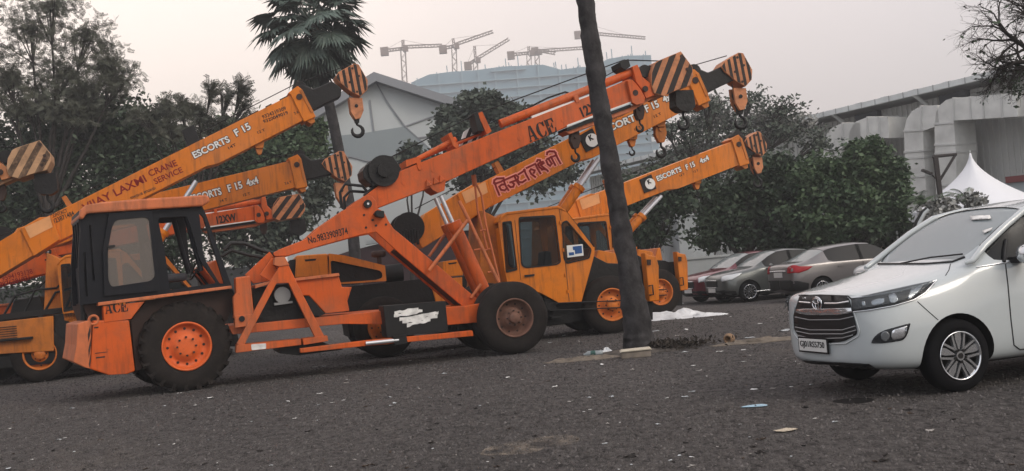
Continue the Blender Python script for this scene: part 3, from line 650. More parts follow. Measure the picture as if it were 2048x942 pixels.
def place_by_pivot(px, py, px2, py2, lane, deg):
    """frame whose plane lies 'lane' metres out, with the pivot seen at px,py; returns frame and boom swing"""
    f = Frame(Vector((-math.sin(R(deg)) * lane, math.cos(R(deg)) * lane, 0)), deg)
    u, z = f.L(px, py, -.9); sc = z / PIV[1]
    o = f.o + f.d * (u - PIV[0] * sc); f2 = Frame(o, deg)
    h = f2.L(px2, py2, -1.1); hA = FA.L(1345, 145, -1.1)
    a1 = math.atan2(h[1] - z, h[0] - f2.L(px, py, -.9)[0]); a0 = math.atan2(hA[1] - PIV[1], hA[0] - PIV[0])
    d1 = math.hypot(h[1] - z, h[0] - f2.L(px, py, -.9)[0]); d0 = math.hypot(hA[1] - PIV[1], hA[0] - PIV[0])
    return f2, a1 - a0, sc
def solve_pivot(px, py, hx, hy, lane, deg):
    # slide the crane along its lane until its boom has the length of the front crane's
    for _ in range(60):
        f, sw, sc = place_by_pivot(px, py, hx, hy, lane, deg)
        g_ = Frame(f.o, deg); h = g_.L(hx, hy, -1.1); p = g_.L(px, py, -.9); hA = FA.L(1345, 145, -1.1)
        e_ = math.hypot(h[0] - p[0], h[1] - p[1]) - sc * math.hypot(hA[0] - PIV[0], hA[1] - PIV[1])
        px += e_ * FPX / lane * .7; py -= e_ * FPX / lane * .7 * .0889
    return f, sw, sc
fF, swF, scF = place_by_pivot(100, 503, 588, 412, 30.2, 18)
bkF = (lambda h, p, hA: math.hypot(h[0] - p[0], h[1] - p[1]) / (scF * math.hypot(hA[0] - PIV[0], hA[1] - PIV[1])))(fF.L(588, 412, -1.1), fF.L(100, 503, -.9), FA.L(1345, 145, -1.1))
orange_crane('mobile_crane', 'orange crane in the back row, its low striped boom head just under an amber boom', 'cranes parked side by side', fF, swF, number='9594193138', scl=scF, bk=bkF)
MATS_TAN = mat('sunbleached_orange_paint', (.42, .17, .07), .7, var=.2, scale=2, dirt=.5)
fG, swG, scG = solve_pivot(-545, 530, 172, 284, 21.6, 18)
orange_crane('mobile_crane', 'faded crane at the left edge with tan striped boom head and hanging hook block', 'cranes parked side by side', fG, swG, number=None, scl=scG, ORANGE=MATS_TAN, ORANGE2=STRT, headm=STRT, bk=.86, stripem=mat('faded_stripe_brown', (.09, .055, .035), .8, var=.5, scale=6, dirt=.9, dirtcol=(.30, .19, .11)))

# ------------------------------------------------------------ CRANES with the amber paint
FB = Frame(G(1225, 668), 14.0)
def amber_body(T, wheels_u=(0.0, -4.85), tail=True, nose=True, poster=True, box=False):
    F = FB
    ux = F.L(1225, 612)[0]
    for u in wheels_u:
        wheel(T, ux + u, .62, .62, .34, 0, RIMY, rim_r=.33, dish=.13, hub=.10, holes=8)
        wheel(T, ux + u, .62, .62, .34, 2.3, RIMY, side=1, rim_r=.33, dish=.13, hub=.10, holes=8)
        m = MB(); m.disc(ux + u, .62, .13, .3, 2.0, 14); m.build('axle', BLACK, T)
    m = MB()
    m.prism(F.P(-.35, [(686, 574), (843, 558), (863, 575), (893, 600), (985, 603), (1083, 588), (1118, 604), (1162, 602), (1188, 512), (1215, 526), (1262, 528), (1284, 536), (1287, 560), (1280, 600), (1290, 640), (1180, 640), (1100, 652), (850, 668), (700, 676)]), .36, 1.95)
    m.build('chassis', GREASE, T, bevel=.012)
    # cab
    cab = bpy.data.objects.new('cab', None); link(cab, T)
    outer = F.P(0, [(997, 443), (1003, 432), (1014, 424), (1116, 411), (1131, 420), (1187, 493), (1188, 508), (1162, 603), (1118, 605), (1083, 586), (1015, 563), (1010, 541)])
    w1 = rnd(F.P(0, [(1006, 448), (1023, 446), (1034, 536), (1013, 541)]), .03)
    w2 = rnd(F.P(0, [(1040, 438), (1109, 434), (1120, 523), (1112, 528), (1053, 534), (1045, 528)]), .06, 5)
    w3 = rnd(F.P(0, [(1126, 448), (1135, 444), (1181, 498), (1177, 515), (1135, 525), (1129, 515)]), .04, 5)
    grow = lambda o, k: [(sum(p[0] for p in o) / len(o) + (q[0] - sum(p[0] for p in o) / len(o)) * k, sum(p[1] for p in o) / len(o) + (q[1] - sum(p[1] for p in o) / len(o)) * k) for q in o]
    for y0, y1 in ((.02, .08), (1.25, 1.31)):
        m = MB(); m.prism(outer, y0, y1, [w1, w2, w3]); m.build('cab_side', YELLOW, cab, bevel=.012)
    for w_, k in ((w1, 1.10), (w2, 1.07), (w3, 1.09)):
        m = MB(); m.prism(grow(w_, k), .004, .03, [w_]); m.build('window_seal', BLACK, cab, bevel=.004)
        m = MB(); m.prism(w_, .04, .05); m.build('window_glass', CABG, cab)
        m = MB(); m.prism(w_, 1.28, 1.29); m.build('window_glass', CABG, cab)
    m = MB(); m.prism(F.P(0, [(997, 443), (1003, 432), (1014, 424), (1116, 411), (1131, 420), (1134, 424), (1116, 417), (1014, 430), (1006, 436), (1000, 446)]), .0, 1.33); m.build('cab_roof', YELLOW, cab, bevel=.02)
    m = MB(); m.prism(F.P(0, [(1131, 420), (1134, 420), (1191, 492), (1188, 494)]), .06, 1.28); m.build('windscreen', CABG, cab)
    m = MB(); m.prism(F.P(0, [(1186, 494), (1190, 494), (1190, 508), (1164, 603), (1160, 603), (1186, 508)]), .03, 1.3); m.prism(F.P(0, [(1001, 455), (1004, 455), (1013, 541), (1017, 563), (1013, 563)]), .06, 1.26); m.build('cab_end', YELLOW, cab)
    m = MB(); m.prism(F.P(0, [(1100, 500), (1112, 500), (1120, 570), (1060, 580), (1056, 566), (1096, 560)]), .4, .95); m.build('driver_seat', BLACK, cab, bevel=.03)
    m = MB(); m.prism(F.P(0, [(1049, 550), (1069, 548), (1069, 552), (1050, 554)]), -.01, .025); m.build('door_handle', BLACK, cab)
    m = MB()
    sp = F.P(0, [(1119, 416), (1124, 455), (1132, 530), (1139, 603)])
    for a, b in zip(sp, sp[1:]): m.prism([(a[0] - .006, a[1]), (a[0] + .006, a[1]), (b[0] + .006, b[1]), (b[0] - .006, b[1])], .016, .03)
    sp = F.P(0, [(1030, 440), (1042, 560)])
    for a, b in zip(sp, sp[1:]): m.prism([(a[0] - .005, a[1]), (a[0] + .005, a[1]), (b[0] + .005, b[1]), (b[0] - .005, b[1])], .016, .03)
    m.build('door_seam', BROWN, cab)
    m = MB()
    for q in ((1121, 445), (1127, 500), (1131, 550), (1136, 583)): u = F.L(*q); m.box((u[0], .01, u[1]), (.03, .04, .07))
    m.build('door_hinge', YELLOW, cab)
    if poster:
        m = MB(); m.prism(F.P(0, [(1134, 491), (1166, 488), (1168, 511), (1136, 515)]), .026, .032); po = m.build('poster', WHITE, cab)
        m = MB(); m.prism(F.P(0, [(1146, 493), (1164, 491), (1165, 506), (1151, 508), (1150, 500), (1147, 500)]), .020, .026); m.prism(F.P(0, [(1138, 505), (1148, 504), (1149, 510), (1139, 511)]), .020, .026); m.build('poster_print', mat('poster_blue', (.02, .08, .25), .5), po)
    # rear column under the boom
    m = MB(); m.prism(F.P(-.5, [(962, 420), (980, 428), (1000, 440), (1013, 545), (1003, 566), (990, 600), (956, 600), (960, 520)]), .5, 1.8); m.build('boom_column', YELLOW_D, T, bevel=.02)
    m = MB()
    for a, b in (((1100, 607), (1262, 600)), ((1100, 621), (1262, 614))):
        a, b = F.L(*a), F.L(*b); m.tube([(a[0], -.05, a[1]), (b[0], -.05, b[1])], .014, 6)
    m.build('guard_rail', BLACK, T)
    m = MB(); m.prism(F.P(-.1, [(1088, 596), (1108, 600), (1116, 622), (1095, 622)]), .1, .5); m.prism(F.P(-.1, [(1102, 633), (1134, 630), (1134, 634), (1103, 638)]), .1, .5); m.build('step', BLACK, T)
    # bonnet, air filter, grey box
    if tail:
        m = MB(); m.prism(F.P(-.25, [(592, 511), (655, 507), (658, 552), (590, 556)]), .25, 1.9); hb = m.build('rear_hood', YELLOW, T, bevel=.03)
        m = MB(); m.prism(F.P(-.25, [(609, 519), (633, 517), (631, 521), (611, 523)]), .243, .26); m.build('hood_slot', BLACK, hb)
        m = MB(); inn = rnd(F.P(-.25, [(661, 523), (665, 521), (760, 541), (765, 546), (765, 556), (752, 560), (664, 566)]), .04)
        m.prism(F.P(-.25, [(658, 507), (690, 511), (770, 531), (773, 562), (658, 570)]), .25, 1.85, [inn]); m.build('engine_hood', YELLOW, T, bevel=.02)
        m = MB(); m.prism(F.P(-.25, [(655, 512), (764, 536), (767, 563), (655, 572)]), .33, 1.8); m.prism(F.P(-.25, [(580, 520), (592, 518), (592, 590), (580, 592)]), .3, 1.8); m.build('hood_mesh', GREASE, T)
        m = MB(); c_ = F.L(793, 545, -.8); m.tube([(F.L(770, 548, -.8)[0], .9, F.L(770, 548, -.8)[1]), (F.L(806, 544, -.8)[0], .9, F.L(806, 544, -.8)[1])], .19, 18); m.build('air_filter', BLACK, T)
        m = MB(); c_ = F.L(758, 508, -.9); m.lathe([(.001, 0)], 0, 0, 3) if False else None
        m.tube([(c_[0], .95, c_[1] - .25), (c_[0], .95, c_[1] - .06)], .05, 10); m.tube([(c_[0], .95, c_[1] - .07), (c_[0], .95, c_[1] - .04), (c_[0], .95, c_[1] + .05), (c_[0], .95, c_[1] + .07)], [.10, .155, .15, .11], 20); m.build('intake_cap', BROWN, T)
        m = MB(); a, b = F.L(708, 556, -.2), F.L(711, 547, -.2); m.tube([(a[0], .22, a[1]), (b[0], .22, b[1] + .03)], .012, 6); m.build('lever', BLACK, T)
        m = MB(); m.prism(F.P(-.3, [(886, 523), (914, 519), (925, 528), (926, 551), (886, 554)]), .3, 1.0); m.prism(F.P(-.3, [(864, 575), (905, 556), (925, 554), (926, 600), (872, 604)]), .32, .9); gb = m.build('tool_box', YELLOW, T, bevel=.015)
        m = MB(); m.prism(F.P(-.3, [(896, 526), (914, 524), (912, 527), (898, 529)]), .292, .31); m.build('box_slot', BLACK, gb)
    if box:
        m = MB(); u0 = ux - 2.52; m.prism([(u0 - 1.3, .72), (u0 + .02, .66), (u0 + .06, 1.43), (u0 - 1.3, 1.40)], -.04, 2.2); bx = m.build('side_box', YELLOW_D, T, bevel=.02)
        m = MB()
        for k in range(6): m.box((u0 - .9, -.045, 1.28 - k * .05), (.42, .02, .018))
        m.build('vent', BROWN, bx)
        m = MB(); m.box((u0 - .75, -.10, 1.0), (.75, .16, .05)); m.build('step', BLACK, bx, bevel=.01)
        m = MB(); m.prism([(u0 + .06, .55), (u0 + .85, .62), (u0 + .92, 1.05), (u0 + .85, 1.5), (u0 + .05, 1.46)], .02, 2.1); m.prism([(u0 - 1.4, .40), (u0 + .9, .38), (u0 + .95, .62), (u0 - 1.4, .68)], .06, 2.0); m.build('tail_core', GREASE, T, bevel=.02)
        m = MB(); a = u0 - .2
        m.box((u0 + .62, .0, .60), (.34, .03, .03)); m.build('reflector_strip', WHITE, T)
        m = MB(); m.prism([(u0 - 1.5, 1.42), (u0 + .95, 1.50), (u0 + 1.0, 1.62), (u0 - 1.5, 1.56)], .3, 1.9); m.build('deck_plate', BLACK, T, bevel=.01)
        for k_ in range(5):
            m = MB(); a0 = u0 - 1.0 + .42 * k_; m.tube([(a0, .5, 1.55), (a0 + .25, .45, 1.95 + .1 * (k_ % 2)), (a0 + .7, .5, 2.05), (a0 + 1.1, .6, 2.45)], .028, 6); m.build('hose', HOSE, T)
        m = MB(); m.prism([(u0 - .9, 1.55), (u0 - .2, 1.55), (u0 - .25, 1.9), (u0 - .8, 1.86)], .6, 1.6); m.prism([(u0 + .35, 1.55), (u0 + .75, 1.55), (u0 + .7, 2.1), (u0 + .45, 2.1)], .5, 1.2); m.build('valve_block', GREASE, T, bevel=.02)
    if nose:
        m = MB(); b1 = F.P(-.1, [(1286, 506), (1296, 511), (1309, 513), (1314, 532), (1315, 601), (1296, 603), (1290, 545)])
        m.prism(b1, .0, .26); n1 = m.build('nose_guard', YELLOW, T, bevel=.015)
        m = MB(); m.prism(b1, 2.05, 2.3); m.build('nose_guard', YELLOW, T, bevel=.015)
        m = MB(); m.prism(F.P(-.1, [(1289, 530), (1312, 532), (1312, 640), (1292, 640)]), .28, 2.03); m.build('nose_beam', BLACK, T, bevel=.01)
        m = MB(); a, b, c = F.P(0, [(1296, 572), (1303, 570), (1298, 590)]); m.tube([(a[0], -.02, a[1]), (b[0], -.06, b[1]), (b[0], -.06, c[1]), (c[0], -.02, c[1])], .02, 6); m.prism(F.P(0, [(1293, 519), (1301, 519), (1301, 530), (1294, 530)]), -.03, .01); m.build('nose_handle', BROWN, n1)
        m = MB(); m.prism(F.P(-.6, [(1196, 500), (1232, 506), (1239, 520), (1246, 497), (1252, 496), (1258, 527), (1188, 532)]), .6, 1.9); m.build('front_hood', YELLOW, T, bevel=.015)

def amber_boom(T, F, rear, tip, h, texts=(), head=None, hookn=True, cyl=None, logo=None, deepL=3.4, collar=None, midhook=None, hr=.42, striped_fill=STRO, winch=True):
    Y0, Y1 = .90, 1.40
    r = Vector(F.L(*rear, -Y0)); t = Vector(F.L(*tip, -Y0)); u = (t - r).normalized(); n = Vector((-u.y, u.x)); Ln = (t - r).length
    def pt(s, k): q = t + u * s + n * k; return (q.x, q.y)     # s forward of the tip, k above the centre line
    H = h / 2
    bo = bpy.data.objects.new('boom', None)
    m = MB(); m.prism([pt(-Ln, -H), pt(-deepL, -H), pt(-deepL + .28, -H - .07), pt(0, -H - .07), pt(0, H), pt(-Ln, H)], Y0, Y1); b = m.build('boom', YELLOW, T, bevel=.012)
    m = MB(); rr_ = random.Random(5)
    for s in np.arange(-Ln + .8, -.3, .42):
        if rr_.random() < .6: m.box((*pt(s, H + .01)[:1], .95, pt(s, H + .01)[1]), (.16 + .2 * rr_.random(), .08, .035), Matrix.Rotation(-math.atan2(u.y, u.x), 3, 'Y'))
    m.build('grease_lump', BROWN, b)
    # end collar
    m = MB(); m.prism([pt(-.30, -H - .12), pt(.02, -H - .14), pt(.06, H - .02), pt(.0, H + .12), pt(-.30, H + .07), pt(-.26, H)], Y0 - .05, Y1 + .05); c = m.build('end_collar', YELLOW, b, bevel=.015)
    m = MB(); q = pt(-.10, H * .55); m.disc(q[0], q[1], .075, Y0 - .075, Y0 - .04, 16); m.build('collar_pin', BROWN, c)
    m = MB(); m.prism([pt(-.04, -H), pt(.03, -H), pt(.05, H), pt(-.02, H)], Y0 - .07, Y1 + .07); m.prism([pt(-.22, -H - .13), pt(-.02, -H - .13), pt(-.05, -H - .24), pt(-.16, -H - .24)], Y0, Y1); m.build('collar_rib', YELLOW_D, c)
    # telescopic nose section
    m = MB(); m.prism([pt(.02, -H * .85), pt(.45, -H * .85), pt(.85, -H * .9), pt(.98, -H * .3), pt(.85, H * .55), pt(.34, H * .65), pt(.16, H * 1.35), pt(.04, H * 1.45), pt(-.02, H * .9)], Y0 + .07, Y1 - .07); m.build('nose_section', GREASE, b, bevel=.03)
    m = MB(); q = pt(.06, H * 1.25); m.disc(q[0], q[1], .17, Y0 + .12, Y1 - .12, 20); m.build('sheave', GREASE, b)
    # striped head
    hc = Vector(F.L(*head, -Y0)) if head else Vector(pt(1.05, .12))
    sh = [(-.40, .10), (-.30, .22), (.10, .42), (.22, .40), (.42, -.02), (.38, -.26), (.20, -.42), (-.02, -.30), (-.30, -.05)]
    k = hr / .42; hd = [(hc.x + a * k, hc.y + c_ * k) for a, c_ in sh]
    m = MB(); m.prism(hd, Y0 + .02, Y1 - .02); hh = m.build('boom_head', striped_fill, T, bevel=.01)
    stripes(hd, R(88 + 8), .075 * k, .085 * k, .04, Y0 + .02, Y1 - .02, STRB, hh, .96)
    m = MB()
    for a, c_ in ((.05, .30), (-.05, -.05), (.12, -.30), (.2, .1)): m.disc(hc.x + a * k, hc.y + c_ * k, .03, Y0 + .008, Y0 + .02, 10)
    m.build('head_pin', BROWN, hh)
    if hookn:
        # falls and hook block
        m = MB()
        for a in (-.06, .16): m.tube([(hc.x + (a + .02) * k, Y0 + .25, hc.y - .3 * k), (hc.x + (a + .04) * k, Y0 + .25, hc.y - .62 * k)], .012, 6)
        m.build('rope_fall', BLACK, T)
        hk = bpy.data.objects.new('hook_block', None); link(hk, T)
        x, z = hc.x + .09 * k, hc.y - .44 * k; s = k
        m = MB(); m.prism([(x - .17 * s, z + .02), (x + .17 * s, z), (x + .18 * s, z - .32 * s), (x + .08 * s, z - .52 * s), (x - .05 * s, z - .54 * s), (x - .15 * s, z - .36 * s)], Y0 + .12, Y0 + .19); m.prism([(x - .17 * s, z + .02), (x + .17 * s, z), (x + .18 * s, z - .32 * s), (x + .08 * s, z - .52 * s), (x - .05 * s, z - .54 * s), (x - .15 * s, z - .36 * s)], Y0 + .32, Y0 + .39); m.build('cheek_plate', striped_fill, hk, bevel=.01)
        m = MB(); m.disc(x, z - .16 * s, .13 * s, Y0 + .19, Y0 + .32, 20); m.disc(x, z - .2 * s, .045, Y0 + .10, Y0 + .13, 12); m.prism([(x - .09 * s, z - .36 * s), (x + .09 * s, z - .36 * s), (x + .05 * s, z - .62 * s), (x - .04 * s, z - .62 * s)], Y0 + .18, Y0 + .33); m.build('block_sheave', GREASE, hk)
        m = MB(); y = Y0 + .25; cx, cz, r0 = x + .0, z - .82 * s, .14 * s; pts = [(x, y, z - .55 * s), (x, y, z - .66 * s)]; rs = [.035 * s, .032 * s]
        for i in range(13): a = R(72 - i * 24); pts.append((cx + r0 * math.cos(a), y, cz + r0 * math.sin(a))); rs.append((.032 + .022 * math.sin(math.pi * min(1, i / 11))) * s)
        rs[-1] = .012; m.tube(pts, rs, 10); m.build('hook', GREASE, hk)
    # rear facet and base box
    m = MB(); m.prism([pt(-Ln - .55, -H - .05), pt(-Ln + .12, -H + .02), pt(-Ln + .22, H - .06), pt(-Ln - .02, H + .05), pt(-Ln - .5, H + .02)], Y0 - .10, Y1 + .10); m.build('boom_root', YELLOW, b, bevel=.015)
    m = MB(); m.prism([pt(-Ln - .42, H * .1), pt(-Ln + .12, H * .1), pt(-Ln + .18, H - .02), pt(-Ln - .40, H - .0)], Y0 - .112, Y0 - .095); m.build('root_facet', AMBER_L, b)
    m = MB(); m.prism([pt(-Ln - 1.7, -H - .12), pt(-Ln - .42, -H - .02), pt(-Ln - .42, H + .02), pt(-Ln - 1.3, H - .05), pt(-Ln - 1.7, -.05)], Y0 - .06, Y1 + .06); m.build('boom_tail', YELLOW, b, bevel=.015)
    if winch:
        m = MB(); q = pt(-Ln - 1.75, .12); m.disc(q[0], q[1], .33, Y0 - .12, Y0 - .04, 26); m.disc(q[0], q[1], .33, Y1 + .04, Y1 + .12, 26); m.disc(q[0], q[1], .27, Y0 - .06, Y1 + .06, 22)
        for a in range(7): m.box((q[0] - .2 + .06 * a, Y0 - .1, q[1] - .22 + .02 * (a % 3)), (.05, .1, .3))
        m.build('winch', GREASE, b, bevel=.008)
    # pins, rope, lugs
    m = MB(); m.tube([(*pt(-Ln - 1.4, .42)[:1], 1.15, pt(-Ln - 1.4, .42)[1]), (pt(-Ln * .55, H + .18)[0], 1.15, pt(-Ln * .55, H + .18)[1]), (pt(.05, H + .22)[0], 1.15, pt(.05, H + .22)[1]), (hc.x - .1, 1.15, hc.y + .40 * k)], .012, 6); m.build('wire_rope', BLACK, T)
    m = MB(); m.prism([pt(-Ln + .6, H), pt(-Ln + .72, H), pt(-Ln + .70, H + .26), pt(-Ln + .60, H + .26)], Y0 + .1, Y1 - .1); m.build('rope_guide', YELLOW_D, b)
    for tx in texts:
        s_, a, c_, hh_, kind = tx
        p0, p1 = F.L(*a, -Y0), F.L(*c_, -Y0)
        if kind == 'out': outlined(s_, p0, p1, Y0 - .002, b, hh_)
        elif kind == 'red': text(s_, p0, p1, Y0 - .002, RED, b, h=hh_, bold=.02)
        else: text(s_, p0, p1, Y0 - .002, LBLACK if kind == 'blk' else BROWN, b, h=hh_, bold=.02)
    if logo:
        q = Vector(F.L(*logo, -Y0)); m = MB(); a = .20
        m.prism([tuple(q - u * a * 1.0 + n * a), tuple(q + u * a * .9 + n * a * 1.1), tuple(q + u * a * .9 - n * a), tuple(q - u * a - n * a)], Y0 - .03, Y0); pl = m.build('badge_plate', BLACK, b)
        m = MB(); m.disc(q.x + .05, q.y, .15, Y0 - .04, Y0 - .03, 28); m.build('badge_disc', WHITE, pl)
        text('K', (q.x + .00, q.y - .02), (q.x + .10, q.y + .02), Y0 - .042, LBLACK, pl, h=.13, bold=.06)
    if cyl:
        a, c_ = Vector(F.L(*cyl[0], -1.0)), Vector(F.L(*cyl[1], -1.0)); mid = a + (c_ - a) * cyl[2]
        m = MB()
        for y in (.98, 1.32): m.tube([(a.x, y, a.y), (mid.x, y, mid.y)], .11, 14); m.tube([(mid.x - .1 * (c_ - a).normalized().x, y, mid.y - .1 * (c_ - a).normalized().y), (mid.x, y, mid.y)], .135, 14)
        m.build('lift_cylinder', YELLOW, T)
        m = MB()
        for y in (.98, 1.32): m.tube([(mid.x, y, mid.y), (c_.x, y, c_.y)], .055, 12)
        m.build('lift_rod', CHROME, T)
    if midhook:
        for q, big in midhook:
            p = F.L(*q, -1.1); m = MB(); m.prism([(p[0] - .16, p[1] + .12), (p[0] + .16, p[1] + .16), (p[0] + .10, p[1] - .14), (p[0] - .08, p[1] - .14)], 1.0, 1.3); m.build('hook_lug', YELLOW_D, b, bevel=.01)
            hook(T, p[0], p[1] - .02, 1.12, .5 if not big else .85, bm=YELLOW_D)
    return b

# --- amber crane behind the front one (with the painted name in Devanagari)
TB = thing('mobile_crane', 'amber crane with square cab, poster on its window and red painted Devanagari name', 'mobile crane', FB.o, FB.a, 'cranes parked side by side')
amber_body(TB)
bB = amber_boom(TB, FB, (965, 393), (1402, 170), .56, head=(1474, 139), cyl=((1118, 432), (1197, 318), .52), logo=(1179, 281), hr=.40,
    texts=[('ESCORTS', (1201, 273), (1283, 238), .17, 'out'), ('F 15', (1293, 227), (1321, 214), .17, 'out'), ('4x4', (1328, 208), (1352, 196), .17, 'out'),
           ('14 T', (1270, 262), (1283, 256), .06, 'brn'), ('12 T', (1309, 236), (1323, 229), .06, 'brn'), ('9324319309', (1213, 245), (1250, 230), .08, 'brn'), ('9320049019', (1287, 204), (1318, 192), .06, 'brn')],
    midhook=[((1318, 243), True), ((1262, 268), False)])
# Devanagari strokes painted on the boom
def dv(pts): return [FB.L(960 + a / 7.85, 290 + b / 7.85, -.90) for a, b in pts]
STROKES = [[(215, 600), (222, 555), (262, 528), (372, 518)], [(228, 590), (262, 690), (302, 785)], [(226, 612), (330, 575), (380, 545)], [(372, 560), (400, 640), (446, 712)], [(398, 618), (340, 622), (300, 655), (330, 705), (385, 712), (420, 680)],
           [(392, 548), (470, 512), (545, 478)], [(535, 482), (570, 560), (612, 622)], [(552, 560), (470, 588)], [(500, 585), (535, 615), (520, 655), (478, 662), (440, 632)],
           [(560, 470), (600, 505), (590, 545), (612, 585), (665, 585), (718, 548)], [(690, 385), (720, 460), (768, 545)], [(600, 462), (660, 425), (705, 392)],
           [(728, 362), (800, 328), (868, 295)], [(868, 300), (900, 370), (948, 448)], [(858, 398), (800, 380), (778, 408), (800, 452), (868, 505)], [(858, 398), (850, 430), (838, 440)],
           [(890, 262), (905, 235), (940, 238), (948, 268), (918, 292)], [(930, 290), (985, 262), (1000, 285), (950, 318), (985, 345), (1020, 372), (968, 388)], [(1000, 380), (1040, 385), (1066, 412)], [(905, 300), (930, 350), (965, 372)],
           [(1036, 240), (1062, 300), (1098, 328), (1128, 290)], [(1082, 230), (1118, 285)], [(1112, 182), (1145, 250), (1182, 318)], [(1050, 222), (1120, 190), (1200, 160)], [(1050, 150), (1052, 118), (1090, 98), (1165, 102), (1190, 128)], [(1182, 128), (1215, 205), (1262, 290)]]
mb = MB(); 
for i, s_ in enumerate(STROKES): ribbon(mb, dv(s_), .10, .897, .003, .0004 * (i % 7))
lo = mb.build('lettering_outline', PINK, bB)
mb = MB()
for i, s_ in enumerate(STROKES): ribbon(mb, dv(s_), .042, .889, .003, .0004 * (i % 7))
mb.build('lettering', RED, lo)

def lane_frame(px, lane, deg, u_at):
    """frame 'lane' metres out whose local x at the column px equals u_at"""
    f = Frame(Vector((-math.sin(R(deg)) * lane, math.cos(R(deg)) * lane, 0)), deg)
    y = 471 + 73 - (px - 1024) * .0889
    u, _ = f.L(px, y); return Frame(f.o + f.d * (u - u_at), deg)
uc = FB.L(1003, 470)[0]     # rear edge of the cab
# --- amber crane on the left with the long red lettering
FD = lane_frame(124, 25.3, 18, uc)
TD = thing('mobile_crane', 'amber crane on the left, red crane service lettering along its long raised boom', 'mobile crane', FD.o, FD.a, 'cranes parked side by side')
uw = FD.L(82, 745)[0] - FB.L(1225, 612)[0]
amber_body(TD, wheels_u=(0.0, uw), tail=False, poster=False, box=True)
amber_boom(TD, FD, (98, 462), (612, 203), .62, head=(703, 160), cyl=((318, 478), (392, 362), .15), deepL=2.9, hr=.42,
    texts=[('ESCORTS', (389, 319), (463, 284), .17, 'out'), ('F 15', (473, 275), (505, 258), .18, 'out'), ('VIJAY LAXMI', (172, 428), (297, 367), .24, 'red'), ('CRANE', (300, 354), (356, 331), .16, 'red'),
           ('SERVICE', (311, 369), (367, 344), .14, 'red'), ('9594193138  8976281031', (262, 399), (312, 378), .06, 'brn'), ('CONTACT', (103, 437), (136, 424), .09, 'brn'), ('9323871484', (103, 450), (150, 430), .11, 'brn'),
           ('9324319309', (526, 238), (573, 219), .09, 'brn'), ('9320049019', (528, 247), (577, 228), .09, 'brn'), ('14T', (458, 299), (473, 291), .07, 'brn'), ('12 T', (482, 288) if False else (516, 268), (531, 262), .07, 'brn'), ('7.6 T', (590, 230), (604, 222), .07, 'brn')],
    midhook=[((517, 286), False)])
m = MB(); m.prism(FD.P(-.9, [(364, 260), (388, 248), (400, 282), (376, 292)]), .95, 1.3); m.build('work_lamp', BLACK, TD, bevel=.01)
# --- amber crane behind it
FE = lane_frame(215, 27.8, 18, uc)
TE = thing('mobile_crane', 'amber crane whose gently raised boom shows just over the black cab roof', 'mobile crane', FE.o, FE.a, 'cranes parked side by side')
amber_body(TE, tail=False, poster=False, nose=False)
amber_boom(TE, FE, (150, 452), (604, 341), .66, head=(674, 333), deepL=4.2, hr=.43,
    texts=[('ESCORTS', (380, 407), (446, 390), .20, 'out'), ('F 15', (457, 386), (488, 377), .20, 'out'), ('4x4', (494, 375), (520, 367), .20, 'out'), ('14 T', (441, 405), (455, 401), .07, 'brn'), ('12 T', (487, 393), (501, 389), .07, 'brn'), ('7.6 T', (570, 370), (584, 366), .07, 'brn')])
# --- amber crane at the right, behind the leaning trunk
FCc = lane_frame(1134, 25.8, 16, uc)
uw = FCc.L(1322, 590)[0] - FB.L(1225, 612)[0]
TC = thing('mobile_crane', 'amber crane on the far right, its lower boom pointing over the parked cars', 'mobile crane', FCc.o, FCc.a, 'cranes parked side by side')
amber_body(TC, wheels_u=(uw, uw - 4.8), tail=False, poster=False)
amber_boom(TC, FCc, (1190, 412), (1486, 298), .62, head=(1512, 288), deepL=2.6, hr=.36, cyl=((1240, 480), (1322, 392), .55), logo=(1296, 368), winch=False,
    texts=[('ESCORTS', (1315, 364), (1365, 343), .15, 'out'), ('F 15', (1373, 341), (1392, 333), .15, 'out'), ('4x4', (1401, 329), (1420, 320), .15, 'out'), ('14 T', (1360, 354), (1370, 350), .06, 'brn'), ('12 T', (1388, 346), (1397, 342), .06, 'brn')],
    midhook=[((1392, 358), False)])

